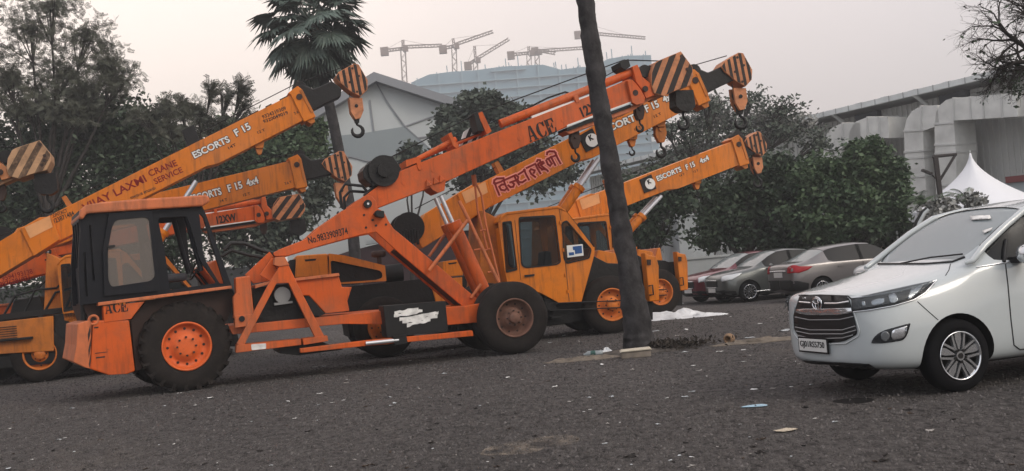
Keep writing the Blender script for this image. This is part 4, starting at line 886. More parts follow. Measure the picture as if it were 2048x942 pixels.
# ------------------------------------------------------------ CARS
from mathutils.bvhtree import BVHTree
def car_paint(name, col, coat=.7, rough=.35, metal=0.0):
    return mat(name, col, rough, metal, var=.03, scale=1.0, dirt=.06, dirtcol=(.12, .11, .10), coat=coat)
CARBLK = mat('car_black_plastic', (.010, .010, .011), .5)
ARCH = mat('wheel_arch_liner', (.004, .004, .004), .9)
LAMP = glass('lamp_lens', (.9, .92, .93), (.16, .17, .18), .22, .03, .6)
LAMPB = mat('lamp_housing', (.02, .022, .025), .3)
REFL = mat('lamp_reflector', (.75, .77, .80), .12, .9)
def loft_body(stations, paint, glassm, cowl, roof0, roof1, deck, ybreaks=(), wheels=(), wheel_r=.38, halfw=.9, name='body', levels=2, side_glass=True):
    """stations: dicts x, zb, w, zm, zs, ws, z5,w5, z6,w6, z7,w7, z8 (half sections). returns body object and its glass faces as children meshes"""
    V = []; n = len(stations); K = 9
    for s in stations:
        half = [(0, s['zb']), (s['w'] * .80, s['zb']), (s['w'] * .97, s['zb'] + .07), (s['w'], s['zm']), (s['ws'], s['zs']), (s['w5'], s['z5']), (s['w6'], s['z6']), (s['w7'], s['z7']), (0, s['z8'])]
        ring = half + [(-a, b) for a, b in half[-2:0:-1]]
        V += [(s['x'], y, z) for y, z in ring]
    m = 2 * K - 2; F_ = []; MI = []
    for i in range(n - 1):
        for k in range(m):
            a, b = i * m + k, i * m + (k + 1) % m
            F_.append((a, b, b + m, a + m)); kk = k if k < K - 1 else m - 1 - k
            gi = 0
            tag_ = stations[i].get('g', '')
            if 'w' in tag_ and kk in (6, 7): gi = 1
            if 's' in tag_ and kk == 5: gi = 2
            if 'b' in tag_ and kk == 5: gi = 3
            MI.append(gi)
    F_.append(tuple(reversed(range(m)))); MI.append(0); F_.append(tuple(range((n - 1) * m, n * m))); MI.append(0)
    me = bpy.data.meshes.new(name); me.from_pydata(V, [], F_)
    for mm in (paint, glassm, glassm, CARBLK, ARCH): me.materials.append(mm)
    me.polygons.foreach_set('material_index', MI)
    bm = bmesh.new(); bm.from_mesh(me)
    bmesh.ops.recalc_face_normals(bm, faces=bm.faces)
    cl = bm.edges.layers.float.get('crease_edge') or bm.edges.layers.float.new('crease_edge')
    for e_ in bm.edges:
        ms = {f.material_index for f in e_.link_faces}
        if len(ms) > 1: e_[cl] = .85
        if len(e_.link_faces) == 2 and any(len(f.verts) > 4 for f in e_.link_faces): e_[cl] = .35
    bm.to_mesh(me); bm.free()
    o = bpy.data.objects.new(name, me); link(o)
    sb = o.modifiers.new('s', 'SUBSURF'); sb.levels = levels; sb.render_levels = levels
    bake(o)
    cuts = MB()
    for wx, wz, wr in wheels: cuts.disc(wx, wz, wr, -halfw - .3, -halfw + .30, 40); cuts.disc(wx, wz, wr, halfw - .30, halfw + .3, 40)
    if wheels:
        co = cuts.build('cut', ARCH); bo = o.modifiers.new('b', 'BOOLEAN'); bo.object = co; bo.operation = 'DIFFERENCE'; bo.solver = 'EXACT'; bo.material_mode = 'TRANSFER'
        bake(o); bpy.data.objects.remove(co)
    me = o.data; me.polygons.foreach_set('use_smooth', [True] * len(me.polygons))
    bm = bmesh.new(); bm.from_mesh(me)
    for e_ in bm.edges:
        if len(e_.link_faces) == 2 and (e_.link_faces[0].material_index != e_.link_faces[1].material_index or e_.calc_face_angle(0) > .7): e_.smooth = False
    bm.to_mesh(me); bm.free()
    return o
def split_glass(body, names={1: 'windscreen', 2: 'side_window'}, inset=.012):
    """move the glass faces out into child meshes"""
    src = body.data; mats_ = list(src.materials); out = []
    for idx, nm in names.items():
        bm = bmesh.new(); bm.from_mesh(src)
        ids = [i for i, mm in enumerate(mats_)]
        dele = [f for f in bm.faces if f.material_index != idx]
        if len(dele) == len(bm.faces): bm.free(); continue
        bmesh.ops.delete(bm, geom=dele, context='FACES')
        for v in bm.verts: v.co -= v.normal * inset
        # separate pieces
        seen = set(); bm.verts.ensure_lookup_table(); comps = []
        for v in bm.verts:
            if v.index in seen: continue
            st = [v]; comp = set()
            while st:
                q = st.pop()
                if q.index in comp: continue
                comp.add(q.index); st += [e_.other_vert(q) for e_ in q.link_edges]
            seen |= comp; comps.append(comp)
        for comp in comps:
            fs = [f for f in bm.faces if f.verts[0].index in comp]; mp = {}; vs_ = []
            for f in fs:
                for v in f.verts:
                    if v.index not in mp: mp[v.index] = len(vs_); vs_.append(v.co.copy())
            me = bpy.data.meshes.new(nm); me.from_pydata(vs_, [], [tuple(mp[v.index] for v in f.verts) for f in fs]); me.materials.append(mats_[idx])
            me.polygons.foreach_set('use_smooth', [True] * len(me.polygons)); me.update()
            oo = bpy.data.objects.new(nm, me); link(oo, body); out.append(oo)
        bm.free()
    bm = bmesh.new(); bm.from_mesh(src); bmesh.ops.delete(bm, geom=[f for f in bm.faces if f.material_index in names], context='FACES'); bm.to_mesh(src); bm.free()
    return out
def bvh_of(o):
    bm = bmesh.new(); bm.from_mesh(o.data); t = BVHTree.FromBMesh(bm); bm.free(); return t
def patch(bvh, fr, outline_px, m, parent, name, lift=.004, res=9, mirror=False, thick=.006, holes=(), ro=None):
    """an outline traced in the picture laid on the body surface (real geometry on the panel); fr = (origin, angle)"""
    o_, a_ = fr; inv = Matrix.Rotation(-a_, 4, 'Z') @ Matrix.Translation(-o_)
    org = inv @ CAM
    def hit(px, py):
        d = (inv.to_3x3() @ ray(px, py)).normalized(); loc, nr, _, _ = bvh.ray_cast(org, d, 60)
        if loc is None: return None
        if nr.dot(d) > 0: nr = -nr
        return loc + nr * lift, nr
    pts = rnd(outline_px, ro, 3) if ro else outline_px
    dense = []
    for i in range(len(pts)):
        a, b = Vector(pts[i]), Vector(pts[(i + 1) % len(pts)]); k = max(1, int((b - a).length / res))
        dense += [tuple(a + (b - a) * t / k) for t in range(k)]
    bm = bmesh.new(); vs_ = [bm.verts.new((a, b, 0)) for a, b in dense]
    bm.faces.new(vs_); bmesh.ops.triangulate(bm, faces=bm.faces[:], ngon_method='EAR_CLIP')
    for _ in range(3):
        lo_ = [e_ for e_ in bm.edges if e_.calc_length() > res]
        if not lo_: break
        bmesh.ops.subdivide_edges(bm, edges=lo_, cuts=1); bmesh.ops.triangulate(bm, faces=bm.faces[:])
    ok = True
    bad = []
    for v in bm.verts:
        h = hit(v.co.x, v.co.y)
        if h is None: bad.append(v)
        else: v.co = h[0]
    bmesh.ops.delete(bm, geom=bad, context='VERTS')
    if not bm.faces: bm.free(); return None
    me = bpy.data.meshes.new(name); bm.to_mesh(me); bm.free(); me.materials.append(m); me.polygons.foreach_set('use_smooth', [True] * len(me.polygons))
    ob = bpy.data.objects.new(name, me); link(ob, parent)
    md = ob.modifiers.new('solid', 'SOLIDIFY'); md.thickness = thick; md.offset = 0
    if mirror:
        m2 = me.copy()
        for v in m2.vertices: v.co.y = -v.co.y
        m2.flip_normals(); o2 = bpy.data.objects.new(name, m2); link(o2, parent); md = o2.modifiers.new('solid', 'SOLIDIFY'); md.thickness = thick; md.offset = 0
    return ob
def line_patch(bvh, fr, pts, w, m, parent, name, lift=.003, r=None):
    """thin strip following the body along a traced line"""
    o_, a_ = fr; inv = Matrix.Rotation(-a_, 4, 'Z') @ Matrix.Translation(-o_); org = inv @ CAM; P_ = []
    for i in range(len(pts) - 1):
        a, b = Vector(pts[i]), Vector(pts[i + 1]); k = max(2, int((b - a).length / 5))
        for t in range(k + (i == len(pts) - 2)):
            q = a + (b - a) * t / k; d = (inv.to_3x3() @ ray(q.x, q.y)).normalized(); loc, nr, _, _ = bvh.ray_cast(org, d, 60)
            if loc is not None: P_.append(loc - d * lift)
    if len(P_) < 2: return None
    mbb = MB(); mbb.tube(P_, w, 6); return mbb.build(name, m, parent)
def alloy(parent, x, z, y, Rr, wd, side, spokes=5, dark=TYREC, face=None, hub=True):
    wroot = bpy.data.objects.new('wheel', None); link(wroot, parent); s = -side; rr = Rr * .655
    t = MB(); t.lathe([(rr, y + s * .02), (rr * 1.03, y + s * .004), (rr * 1.2, y - s * .004), (Rr * .93, y + s * .012), (Rr * .985, y + s * .03), (Rr, y + s * .06), (Rr, y + s * (wd - .05)), (Rr * .97, y + s * (wd - .02)), (rr, y + s * wd)], x, z, 56); t.build('tyre', dark, wroot)
    face = face or REFL
    r_ = MB(); r_.lathe([(rr * 1.0, y - s * .0), (rr * 1.02, y - s * .006), (rr * .97, y - s * .006), (rr * .95, y + s * .01), (rr * .94, y + s * .05)], x, z, 56); r_.build('rim', face, wroot)
    b = MB(); b.lathe([(rr * .96, y + s * .05), (rr * .9, y + s * .13), (.001, y + s * .13)], x, z, 40); b.build('rim_barrel', ARCH, wroot)
    sp = MB()
    for k in range(spokes):
        a = math.pi / 2 + 2 * math.pi * k / spokes
        M = lambda rad, w: (x + rad * math.cos(a) - w * math.sin(a), z + rad * math.sin(a) + w * math.cos(a))
        if spokes == 5:
            # a wedge and a thin spoke either side of it, then the fat arms between
            sp.prism([M(rr * .26, -.006), M(rr * .70, -.034), M(rr * .95, -.034), M(rr * .95, .034), M(rr * .70, .034), M(rr * .26, .006)], y + s * .012, y + s * .04)
            for q in (-1, 1):
                sp.prism([M(rr * .18, q * .026), M(rr * .95, q * .062), M(rr * .95, q * .082), M(rr * .18, q * .050)], y + s * .006, y + s * .045)
            a2 = a + math.pi / 5; M2 = lambda rad, w: (x + rad * math.cos(a2) - w * math.sin(a2), z + rad * math.sin(a2) + w * math.cos(a2))
        else:
            sp.prism([M(rr * .15, -.010), M(rr * .96, -.016), M(rr * .96, .016), M(rr * .15, .010)], y + s * .008, y + s * .04)
    sp.disc(x, z, rr * .20, y + s * .0, y + s * .05, 24); sp.build('spokes', face, wroot)
    c = MB(); c.disc(x, z, rr * .12, y - s * .004, y + s * .01, 20)
    for k in range(5): a = -math.pi / 2 + 2 * math.pi * k / 5; c.disc(x + rr * .26 * math.cos(a), z + rr * .26 * math.sin(a), .014, y - s * .006, y + s * .01, 8)
    c.build('wheel_nut', BLACK, wroot)
    return wroot
def S(x, zb, w, zm, zs, ws, z5, w5, z6, w6, z7, w7, z8, g=''): return dict(x=x, zb=zb, w=w, zm=zm, zs=zs, ws=ws, z5=z5, w5=w5, z6=z6, w6=w6, z7=z7, w7=w7, z8=z8, g=g)

# --- white people carrier at the right
CA = R(16.0); p_ = G(1921, 786); d_ = Vector((math.cos(CA), math.sin(CA), 0)); n_ = Vector((-math.sin(CA), math.cos(CA), 0))
CO = Vector((p_.x, p_.y, 0)) - d_ * .885 + n_ * .895
TV = thing('parked_car', 'white people carrier with chrome grille parked at the right edge', 'car', CO, CA)
WPAINT = car_paint('pearl_white_paint', (.45, .485, .495), 1.0, .22)
WGL = glass('windscreen_glass', (.7, .74, .76), (.46, .52, .54), .58, .05, 1.0)  # sky reflection painted in as a pale grey-blue body colour
st = [S(.00, .36, .44, .60, .90, .46, .935, .42, .95, .40, .955, .25, .96),
      S(.040, .31, .64, .60, .93, .64, .985, .57, 1.01, .45, 1.02, .25, 1.025),
      S(.17, .27, .80, .60, .93, .77, 1.00, .66, 1.03, .50, 1.04, .28, 1.048),
      S(.40, .24, .895, .62, .95, .85, 1.035, .72, 1.07, .54, 1.08, .30, 1.088),
      S(.75, .22, .92, .64, .99, .875, 1.085, .75, 1.125, .58, 1.135, .32, 1.142),
      S(1.05, .22, .915, .66, 1.04, .88, 1.14, .77, 1.18, .60, 1.195, .34, 1.205),
      S(1.22, .22, .915, .68, 1.10, .885, 1.19, .82, 1.235, .68, 1.245, .38, 1.25, 'w'),
      S(1.42, .22, .915, .70, 1.14, .89, 1.18, .865, 1.36, .70, 1.385, .40, 1.395, 'ws'),
      S(1.72, .22, .915, .72, 1.15, .89, 1.19, .875, 1.555, .665, 1.585, .40, 1.595, 'ws'),
      S(2.02, .22, .915, .72, 1.155, .89, 1.20, .875, 1.675, .64, 1.725, .42, 1.735, 's'),
      S(2.40, .22, .915, .72, 1.16, .89, 1.20, .875, 1.71, .64, 1.775, .46, 1.785, 'b'),
      S(2.50, .22, .915, .72, 1.16, .89, 1.20, .875, 1.71, .64, 1.78, .46, 1.792, 's'),
      S(3.40, .22, .915, .72, 1.17, .89, 1.21, .875, 1.71, .64, 1.775, .46, 1.79, 'b'),
      S(3.50, .22, .915, .72, 1.17, .89, 1.21, .875, 1.70, .64, 1.77, .46, 1.785, 's'),
      S(4.25, .24, .90, .74, 1.18, .875, 1.22, .86, 1.64, .65, 1.71, .46, 1.725),
      S(4.60, .30, .84, .74, 1.15, .82, 1.20, .79, 1.50, .64, 1.56, .44, 1.58),
      S(4.735, .40, .72, .74, 1.05, .72, 1.10, .68, 1.20, .58, 1.24, .40, 1.25)]
body = loft_body(st, WPAINT, WGL, 0, 0, 0, 0, wheels=((.93, .345, .40), (3.68, .345, .40)), halfw=.915, levels=3)
bv = bvh_of(body); FR = (CO, CA)
body.parent = TV; body.name = 'body'
body.data.materials[2] = glass('side_glass', (.10, .11, .12), (.010, .012, .014), .94, .12, .2)
split_glass(body)
V_ = lambda *a: Vector(a)
alloy(TV, .93, .345, -.895, .345, .22, -1); alloy(TV, 3.68, .345, -.895, .345, .22, -1); alloy(TV, .93, .345, .895, .345, .22, 1); alloy(TV, 3.68, .345, .895, .345, .22, 1)
m = MB(); m.box((2.35, 0, .33), (3.3, 1.25, .22)); m.box((.93, 0, .42), (.7, 1.15, .30)); m.build('underbody', ARCH, TV)
# grille opening and bars, traced onto the nose
patch(bv, FR, [(1599, 596), (1602, 590), (1694, 593), (1700, 600), (1703, 622), (1715, 660), (1714, 669), (1690, 682), (1656, 686), (1600, 674), (1590, 660), (1588, 630), (1595, 612)], CARBLK, TV, 'grille', .006, 6, ro=5)
CHR = mat('chrome_trim', (.68, .70, .72), .15, .85)
line_patch(bv, FR, [(1599, 604), (1622, 606)], .011, CHR, TV, 'chrome_bar', .014)
line_patch(bv, FR, [(1650, 607), (1675, 607), (1698, 603)], .011, CHR, TV, 'chrome_bar', .014)
patch(bv, FR, [(1594, 618), (1620, 623), (1680, 622), (1704, 616), (1706, 624), (1682, 629), (1620, 630), (1593, 624)], CHR, TV, 'chrome_bar', .016, 6)
for q in ([(1590, 634), (1620, 640), (1680, 639), (1707, 633)], [(1590, 654), (1620, 660), (1685, 660), (1711, 652)], [(1592, 662), (1620, 668), (1685, 668), (1713, 660)], [(1594, 670), (1625, 678), (1685, 676), (1706, 670)]):
    line_patch(bv, FR, q, .006, mat('grey_bar', (.30, .31, .32), .3, .5), TV, 'grille_bar', .012)
line_patch(bv, FR, [(1590, 612), (1586, 640), (1587, 665), (1596, 678), (1640, 689), (1692, 687), (1716, 673), (1719, 661), (1708, 625)], .008, WPAINT, TV, 'grille_surround', .006)
line_patch(bv, FR, [(1598, 591), (1640, 590), (1696, 592), (1705, 600)], .007, BLACK, TV, 'hood_gap', .004)
# emblem: three rings
def on_body(px, py, lift=.02):
    inv = Matrix.Rotation(-CA, 4, 'Z') @ Matrix.Translation(-CO); org = inv @ CAM; d = (inv.to_3x3() @ ray(px, py)).normalized(); loc, nr, _, _ = bv.ray_cast(org, d, 60)
    return loc - d * lift if loc else None
c = on_body(1634, 607, .03)
def ring(mb, cx, cy, cz, ry, rz, r): mb.tube([(cx, cy + ry * math.cos(2 * math.pi * k / 28), cz + rz * math.sin(2 * math.pi * k / 28)) for k in range(29)], r, 6, False)
m = MB(); ring(m, c.x, c.y, c.z, .082, .062, .0085); ring(m, c.x - .003, c.y, c.z, .028, .055, .0065); ring(m, c.x - .005, c.y, c.z + .024, .058, .026, .0065); m.build('emblem', CHR, TV)
# number plate
c = on_body(1629, 690, .02); c = V_(c.x - .02, c.y, c.z); 
m = MB(); m.box((c.x, c.y, c.z), (.012, .50, .125)); pl = m.build('number_plate', mat('plate_white', (.62, .62, .60), .5), TV, bevel=.004)
m = MB(); m.box((c.x + .004, c.y, c.z), (.012, .53, .155)); m.build('plate_frame', CARBLK, pl)
def front_text(s, x, y0, y1, z, h, mt, parent):
    t = text(s, (0, 0), (abs(y1 - y0), 0), 0, mt, parent, h=h, bold=.0)
    for v in t.data.vertices: v.co = Vector((x + v.co.y * 1.0, y0 - v.co.x, z + v.co.z))
    return t
front_text('GJ01RS5750', c.x - .009, c.y + .22, c.y - .22, c.z - .038, .078, LBLACK, pl)
# headlamps and fog lamps, both sides
patch(bv, FR, [(1703, 597), (1740, 593), (1800, 583), (1850, 570), (1873, 561), (1868, 570), (1848, 586), (1825, 600), (1790, 610), (1740, 619), (1706, 624)], LAMPB, TV, 'headlight', .004, 7, mirror=True)
patch(bv, FR, [(1708, 601), (1740, 598), (1800, 588), (1850, 574), (1866, 565), (1845, 583), (1822, 596), (1790, 606), (1740, 615), (1709, 619)], LAMP, TV, 'headlight_lens', .03, 7, mirror=True)
for q in ([(1776, 592), (1788, 588), (1796, 598), (1792, 606), (1780, 606)], [(1742, 604), (1752, 599), (1768, 597), (1768, 607), (1744, 611)], [(1822, 580), (1845, 573), (1838, 582), (1828, 588), (1822, 597), (1814, 599)], [(1724, 604), (1730, 603), (1732, 612), (1726, 613)]):
    patch(bv, FR, q, REFL, TV, 'reflector', .012, 4, mirror=True, ro=2)
line_patch(bv, FR, [(1703, 596), (1740, 592), (1800, 582), (1850, 569), (1873, 560)], .007, CHR, TV, 'lamp_trim', .008)
line_patch(bv, FR, [(1706, 624), (1740, 620), (1790, 611), (1827, 600), (1850, 586), (1872, 562)], .007, CHR, TV, 'lamp_trim', .008)
patch(bv, FR, [(1742, 686), (1750, 672), (1765, 662), (1815, 648), (1821, 646), (1813, 672), (1806, 680), (1770, 686)], LAMPB, TV, 'fog_lamp', .004, 5, mirror=True, ro=3)
patch(bv, FR, [(1784, 661), (1814, 652), (1808, 674), (1786, 680), (1782, 674)], REFL, TV, 'indicator', .012, 5, mirror=True, ro=2)
patch(bv, FR, octagon(1770, 672, 8.5, 10, n=16), mat('fog_lens', (.16, .17, .18), .15, .4), TV, 'fog_lens', .02, 4, mirror=True)
# lower lip, gaps and trims
patch(bv, FR, [(1596, 720), (1620, 727), (1680, 727), (1738, 727), (1752, 736), (1700, 745), (1640, 740), (1608, 730)], CARBLK, TV, 'bumper_lip', .008, 6)
line_patch(bv, FR, [(1835, 603), (1856, 622), (1880, 643)], .004, mat('panel_gap', (.03, .03, .03), .8), TV, 'panel_gap', .002)
line_patch(bv, FR, [(1901, 528), (1898, 540), (1891, 551)], .004, MATS['panel_gap'], TV, 'panel_gap', .002)
line_patch(bv, FR, [(2011, 528), (2016, 570), (2022, 640), (2028, 690), (2040, 699), (2060, 697)], .006, MATS['panel_gap'], TV, 'door_gap', .002)
line_patch(bv, FR, [(1953, 534), (2008, 526), (2048, 519)], .007, CHR, TV, 'window_trim', .006)
line_patch(bv, FR, [(2008, 524), (2009, 500), (2012, 480)], .018, CARBLK, TV, 'quarter_pillar', .004)
line_patch(bv, FR, [(1757, 528), (1800, 528), (1850, 528), (1905, 524), (1930, 514)], .014, CARBLK, TV, 'cowl_strip', .006)
m = MB(); a, b = on_body(1800, 527, .04), on_body(1925, 508, .04)
if a and b: m.tube([a, (a + b) / 2 + V_(0, 0, .015), b], .009, 6); m.build('wiper', CARBLK, TV)
patch(bv, FR, [(1940, 433), (1980, 431), (1983, 438), (1943, 440)], PAPER, TV, 'windscreen_sticker', .004, 5)
patch(bv, FR, [(1965, 462), (1985, 456), (1980, 462), (1968, 467)], PAPER, TV, 'windscreen_sticker', .004, 5)
# mirrors (chrome cap, black foot)
for sgn in (-1, 1):
    mr = bpy.data.objects.new('door_mirror', None); link(mr, TV)
    m = MB(); m.tube([(1.63, sgn * .96, 1.24), (1.65, sgn * .99, 1.24), (1.66, sgn * 1.07, 1.245), (1.67, sgn * 1.14, 1.24), (1.68, sgn * 1.16, 1.23)], [.05, .085, .095, .08, .04], 14); m.build('mirror_cap', CHR, mr)
    m = MB(); m.box((1.68, sgn * .92, 1.19), (.14, .16, .06)); m.box((1.72, sgn * 1.05, 1.19), (.10, .18, .07)); m.build('mirror_foot', CARBLK, mr, bevel=.01)
# seats, head rests and wheel behind the glass
for sy in (-.38, .38):
    m = MB(); m.box((2.45, sy, 1.02), (.16, .50, .70), Matrix.Rotation(R(-12), 3, 'Y')); m.box((2.52, sy, 1.45), (.10, .26, .20)); m.build('seat', mat('car_seat_cloth', (.16, .15, .14), .8), TV, bevel=.05)
m = MB(); m.tube([(1.85 + .12 * math.sin(2 * math.pi * k / 24), .38 + .18 * math.cos(2 * math.pi * k / 24), 1.15 + .15 * math.sin(2 * math.pi * k / 24)) for k in range(25)], .018, 6, False); m.build('steering_wheel', CARBLK, TV)
m = MB(); m.box((1.60, 0, 1.06), (.55, 1.45, .12)); m.build('dashboard', mat('dash_plastic', (.05, .05, .055), .7), TV, bevel=.04)
m = MB(); m.box((1.98, .02, 1.60), (.03, .24, .07)); m.build('rear_view_mirror', CARBLK, TV)

for sgn in (-1, 1):
    m = MB(); m.tube([(1.16, sgn * .80, 1.20), (1.22, sgn * .835, 1.215), (1.42, sgn * .775, 1.345), (1.72, sgn * .745, 1.525), (2.02, sgn * .70, 1.675), (2.40, sgn * .675, 1.735), (3.4, sgn * .675, 1.735)], [.02, .030, .034, .034, .034, .03, .03], 12); m.build('roof_pillar', WPAINT, TV)
# --- saloons in the background
def saloon(name, label, col, px, py, deg, flip=False, scale=1.0, metal=.5, spokes=12, tail=False, L=4.0, boot=False):
    """px,py: where the near front (or near rear) wheel meets the ground"""
    a = R(deg); P0 = G(px, py); dd = Vector((math.cos(a), math.sin(a), 0)); nn = Vector((-math.sin(a), math.cos(a), 0))
    wx = .78 if not tail else L - .78 - 0.0
    paint = car_paint(name + '_paint', col, .8, .32, metal)
    if tail:     # seen from behind: local x still runs from the nose, so turn the car round
        a += math.pi; dd = -dd; nn = -nn; o = Vector((P0.x, P0.y, 0)) - dd * (L - .85) - nn * .82; near = 1
    else:
        o = Vector((P0.x, P0.y, 0)) - dd * .80 + nn * .82; near = -1
    T = thing('parked_car', label, 'car', o, a, 'cars parked under the trees')
    e_ = L - 4.0; r1 = L - .85
    st = [S(.00, .34, .50, .55, .72, .54, .74, .48, .76, .38, .765, .22, .77),
          S(.06, .26, .68, .52, .76, .68, .80, .58, .83, .42, .84, .24, .845),
          S(.25, .20, .81, .52, .80, .77, .86, .66, .90, .48, .91, .28, .92),
          S(.55, .18, .845, .54, .84, .81, .91, .70, .95, .52, .965, .30, .97),
          S(1.00, .17, .85, .55, .89, .82, .97, .74, 1.00, .58, 1.015, .34, 1.02),
          S(1.12, .17, .85, .56, .92, .825, .99, .78, 1.03, .66, 1.04, .38, 1.045, 'w'),
          S(1.35, .17, .85, .58, .94, .83, .97, .80, 1.17, .64, 1.19, .40, 1.20, 'ws'),
          S(1.62, .17, .85, .58, .95, .83, .98, .81, 1.33, .61, 1.355, .40, 1.365, 'ws'),
          S(1.88, .17, .85, .58, .955, .83, .985, .81, 1.42, .58, 1.46, .38, 1.47, 's'),
          S(2.22, .17, .85, .58, .96, .83, .99, .81, 1.44, .58, 1.495, .40, 1.505, 'b'),
          S(2.30, .17, .85, .58, .96, .83, .99, .81, 1.44, .58, 1.495, .40, 1.505, 's'),
          S(2.85 + e_ * .5, .17, .85, .58, .97, .83, 1.00, .81, 1.40, .57, 1.455, .40, 1.465, 'sw' if False else 's'),
          S(3.05 + e_ * .6, .17, .85, .58, .98, .83, 1.01, .80, 1.33, .57, 1.39, .40, 1.40, 'w'),
          S(3.50 + e_, .18, .84, .60, .99, .82, 1.03, .76, 1.07, .66, 1.085, .42, 1.09),
          S(3.85 + e_, .24, .80, .62, .97, .76, 1.02, .68, 1.045, .56, 1.06, .36, 1.065),
          S(3.98 + e_, .34, .70, .62, .90, .70, .95, .62, .98, .50, .99, .34, .995)]
    body = loft_body(st, paint, DARKG, 0, 0, 0, 0, wheels=((.80, .31, .355), (r1, .31, .355)), halfw=.85, levels=2)
    body.data.materials[1] = glass('pale_windscreen', (.25, .27, .28), (.30, .33, .33), .8, .06, .8)
    bvx = bvh_of(body); body.parent = T; split_glass(body, {1: 'windscreen', 2: 'side_window'}, .008)
    for wx_ in (.80, r1):
        for sgn in (-1, 1): alloy(T, wx_, .31, sgn * .835, .31, .19, sgn, spokes=spokes)
    m = MB(); m.box((L / 2, 0, .27), (L - 1.0, 1.2, .2)); m.build('underbody', ARCH, T)
    m = MB()
    lk = lambda x, y, z: bvx.find_nearest(Vector((x, y, z)))[0]
    def quad(nm, pts, mm, lift=.01, par=T):
        for sg in (-1, 1):
            bm = bmesh.new(); vs_ = [bm.verts.new((q[0], sg * q[1], q[2])) for q in pts]; bm.faces.new(vs_)
            bmesh.ops.triangulate(bm, faces=bm.faces[:])
            for _ in range(4): bmesh.ops.subdivide_edges(bm, edges=[e_ for e_ in bm.edges if e_.calc_length() > .05], cuts=1); bmesh.ops.triangulate(bm, faces=bm.faces[:])
            for v in bm.verts:
                h = bvx.find_nearest(v.co); o_ = Vector((L / 2, 0, .5)); nr = h[1] if h[1].dot(h[0] - o_) > 0 else -h[1]; v.co = h[0] + nr * lift
            me = bpy.data.meshes.new(nm); bm.to_mesh(me); bm.free(); me.materials.append(mm); me.polygons.foreach_set('use_smooth', [True] * len(me.polygons))
            ob = bpy.data.objects.new(nm, me); link(ob, par); sd_ = ob.modifiers.new('s', 'SOLIDIFY'); sd_.thickness = .015; sd_.offset = 0
    quad('headlight', [(.10, .58, .66), (.10, .55, .76), (.30, .70, .84), (.62, .80, .90), (.50, .82, .80), (.28, .78, .70)], mat('pale_headlight', (.62, .65, .67), .15, .2), .012)
    quad('tail_lamp', [(L - .05, .50, .80), (L - .05, .52, .93), (L - .30, .78, .96), (L - .62, .81, .93), (L - .45, .83, .85), (L - .2, .80, .79)], mat('tail_red', (.30, .008, .014), .2), .012)
    k = MB(); k.box((-.005, 0, .60), (.05, .72, .20)); gr = k.build('grille', CARBLK, T, bevel=.02)
    k = MB(); k.tube([(-.035, -.38, .70), (-.045, 0, .71), (-.035, .38, .70)], .014, 6); k.tube([(-.03, -.34, .50), (-.045, 0, .49), (-.03, .34, .50)], .012, 6); k.build('chrome_bar', CHR, gr)
    k = MB(); k.box((-.03, 0, .41), (.02, .46, .12)); k.build('number_plate', MATS['plate_white'], T)
    k = MB(); k.box((L + .0, 0, .76), (.02, .46, .14)); pr = k.build('number_plate', MATS['plate_white'], T)
    k = MB(); k.tube([(L - .0, -.45, .86), (L + .02, 0, .87), (L - .0, .45, .86)], .018, 6); k.build('boot_chrome', CHR, T)
    quad('bumper_skirt', [(.02, 0, .22), (.02, 0, .40), (.10, .62, .42), (.36, .80, .36), (.40, .82, .20), (.2, .7, .19)], CARBLK, .006)
    quad('bumper_skirt', [(L, 0, .36), (L, 0, .62), (L - .08, .60, .62), (L - .45, .82, .50), (L - .42, .83, .24), (L - .1, .7, .28)], CARBLK, .006)
    for sgn in (-1, 1):
        k = MB(); k.tube([(1.50, sgn * .86, 1.0), (1.50, sgn * .93, 1.01), (1.52, sgn * 1.02, 1.0)], [.04, .075, .045], 10); k.build('door_mirror', paint if col[0] < .3 else CARBLK, T)
        k = MB(); k.tube([(.98, sgn * .86, .30), (r1 - .5, sgn * .865, .31)], .016, 6); k.build('sill_trim', CHR, T)
        k = MB(); k.box((2.10, sgn * .845, .86), (.18, .03, .025)); k.box((2.95, sgn * .845, .87), (.18, .03, .025)); k.build('door_handle', paint, T)
        k = MB(); k.tube([(2.27, sgn * .848, .96), (2.27, sgn * .862, .58), (2.25, sgn * .84, .26)], .006, 5); k.build('door_gap', MATS['panel_gap'], T)
    return T
saloon('grey_saloon', 'dark grey saloon with chrome grille trim and multi-spoke wheel', (.105, .115, .112), 1502, 604, 14, L=4.0)
saloon('maroon_saloon', 'maroon saloon half hidden behind the dark grey one', (.13, .016, .026), 1452, 604, 18, L=4.0, metal=.2)
saloon('taupe_saloon', 'taupe saloon showing its red tail lamp and boot', (.17, .16, .16), 1648, 600, 14, tail=True, L=4.4)
WS = saloon('white_saloon', 'white saloon mostly hidden behind the people carrier', (.6, .62, .62), 1832, 596, 12, L=4.2, metal=0.0)

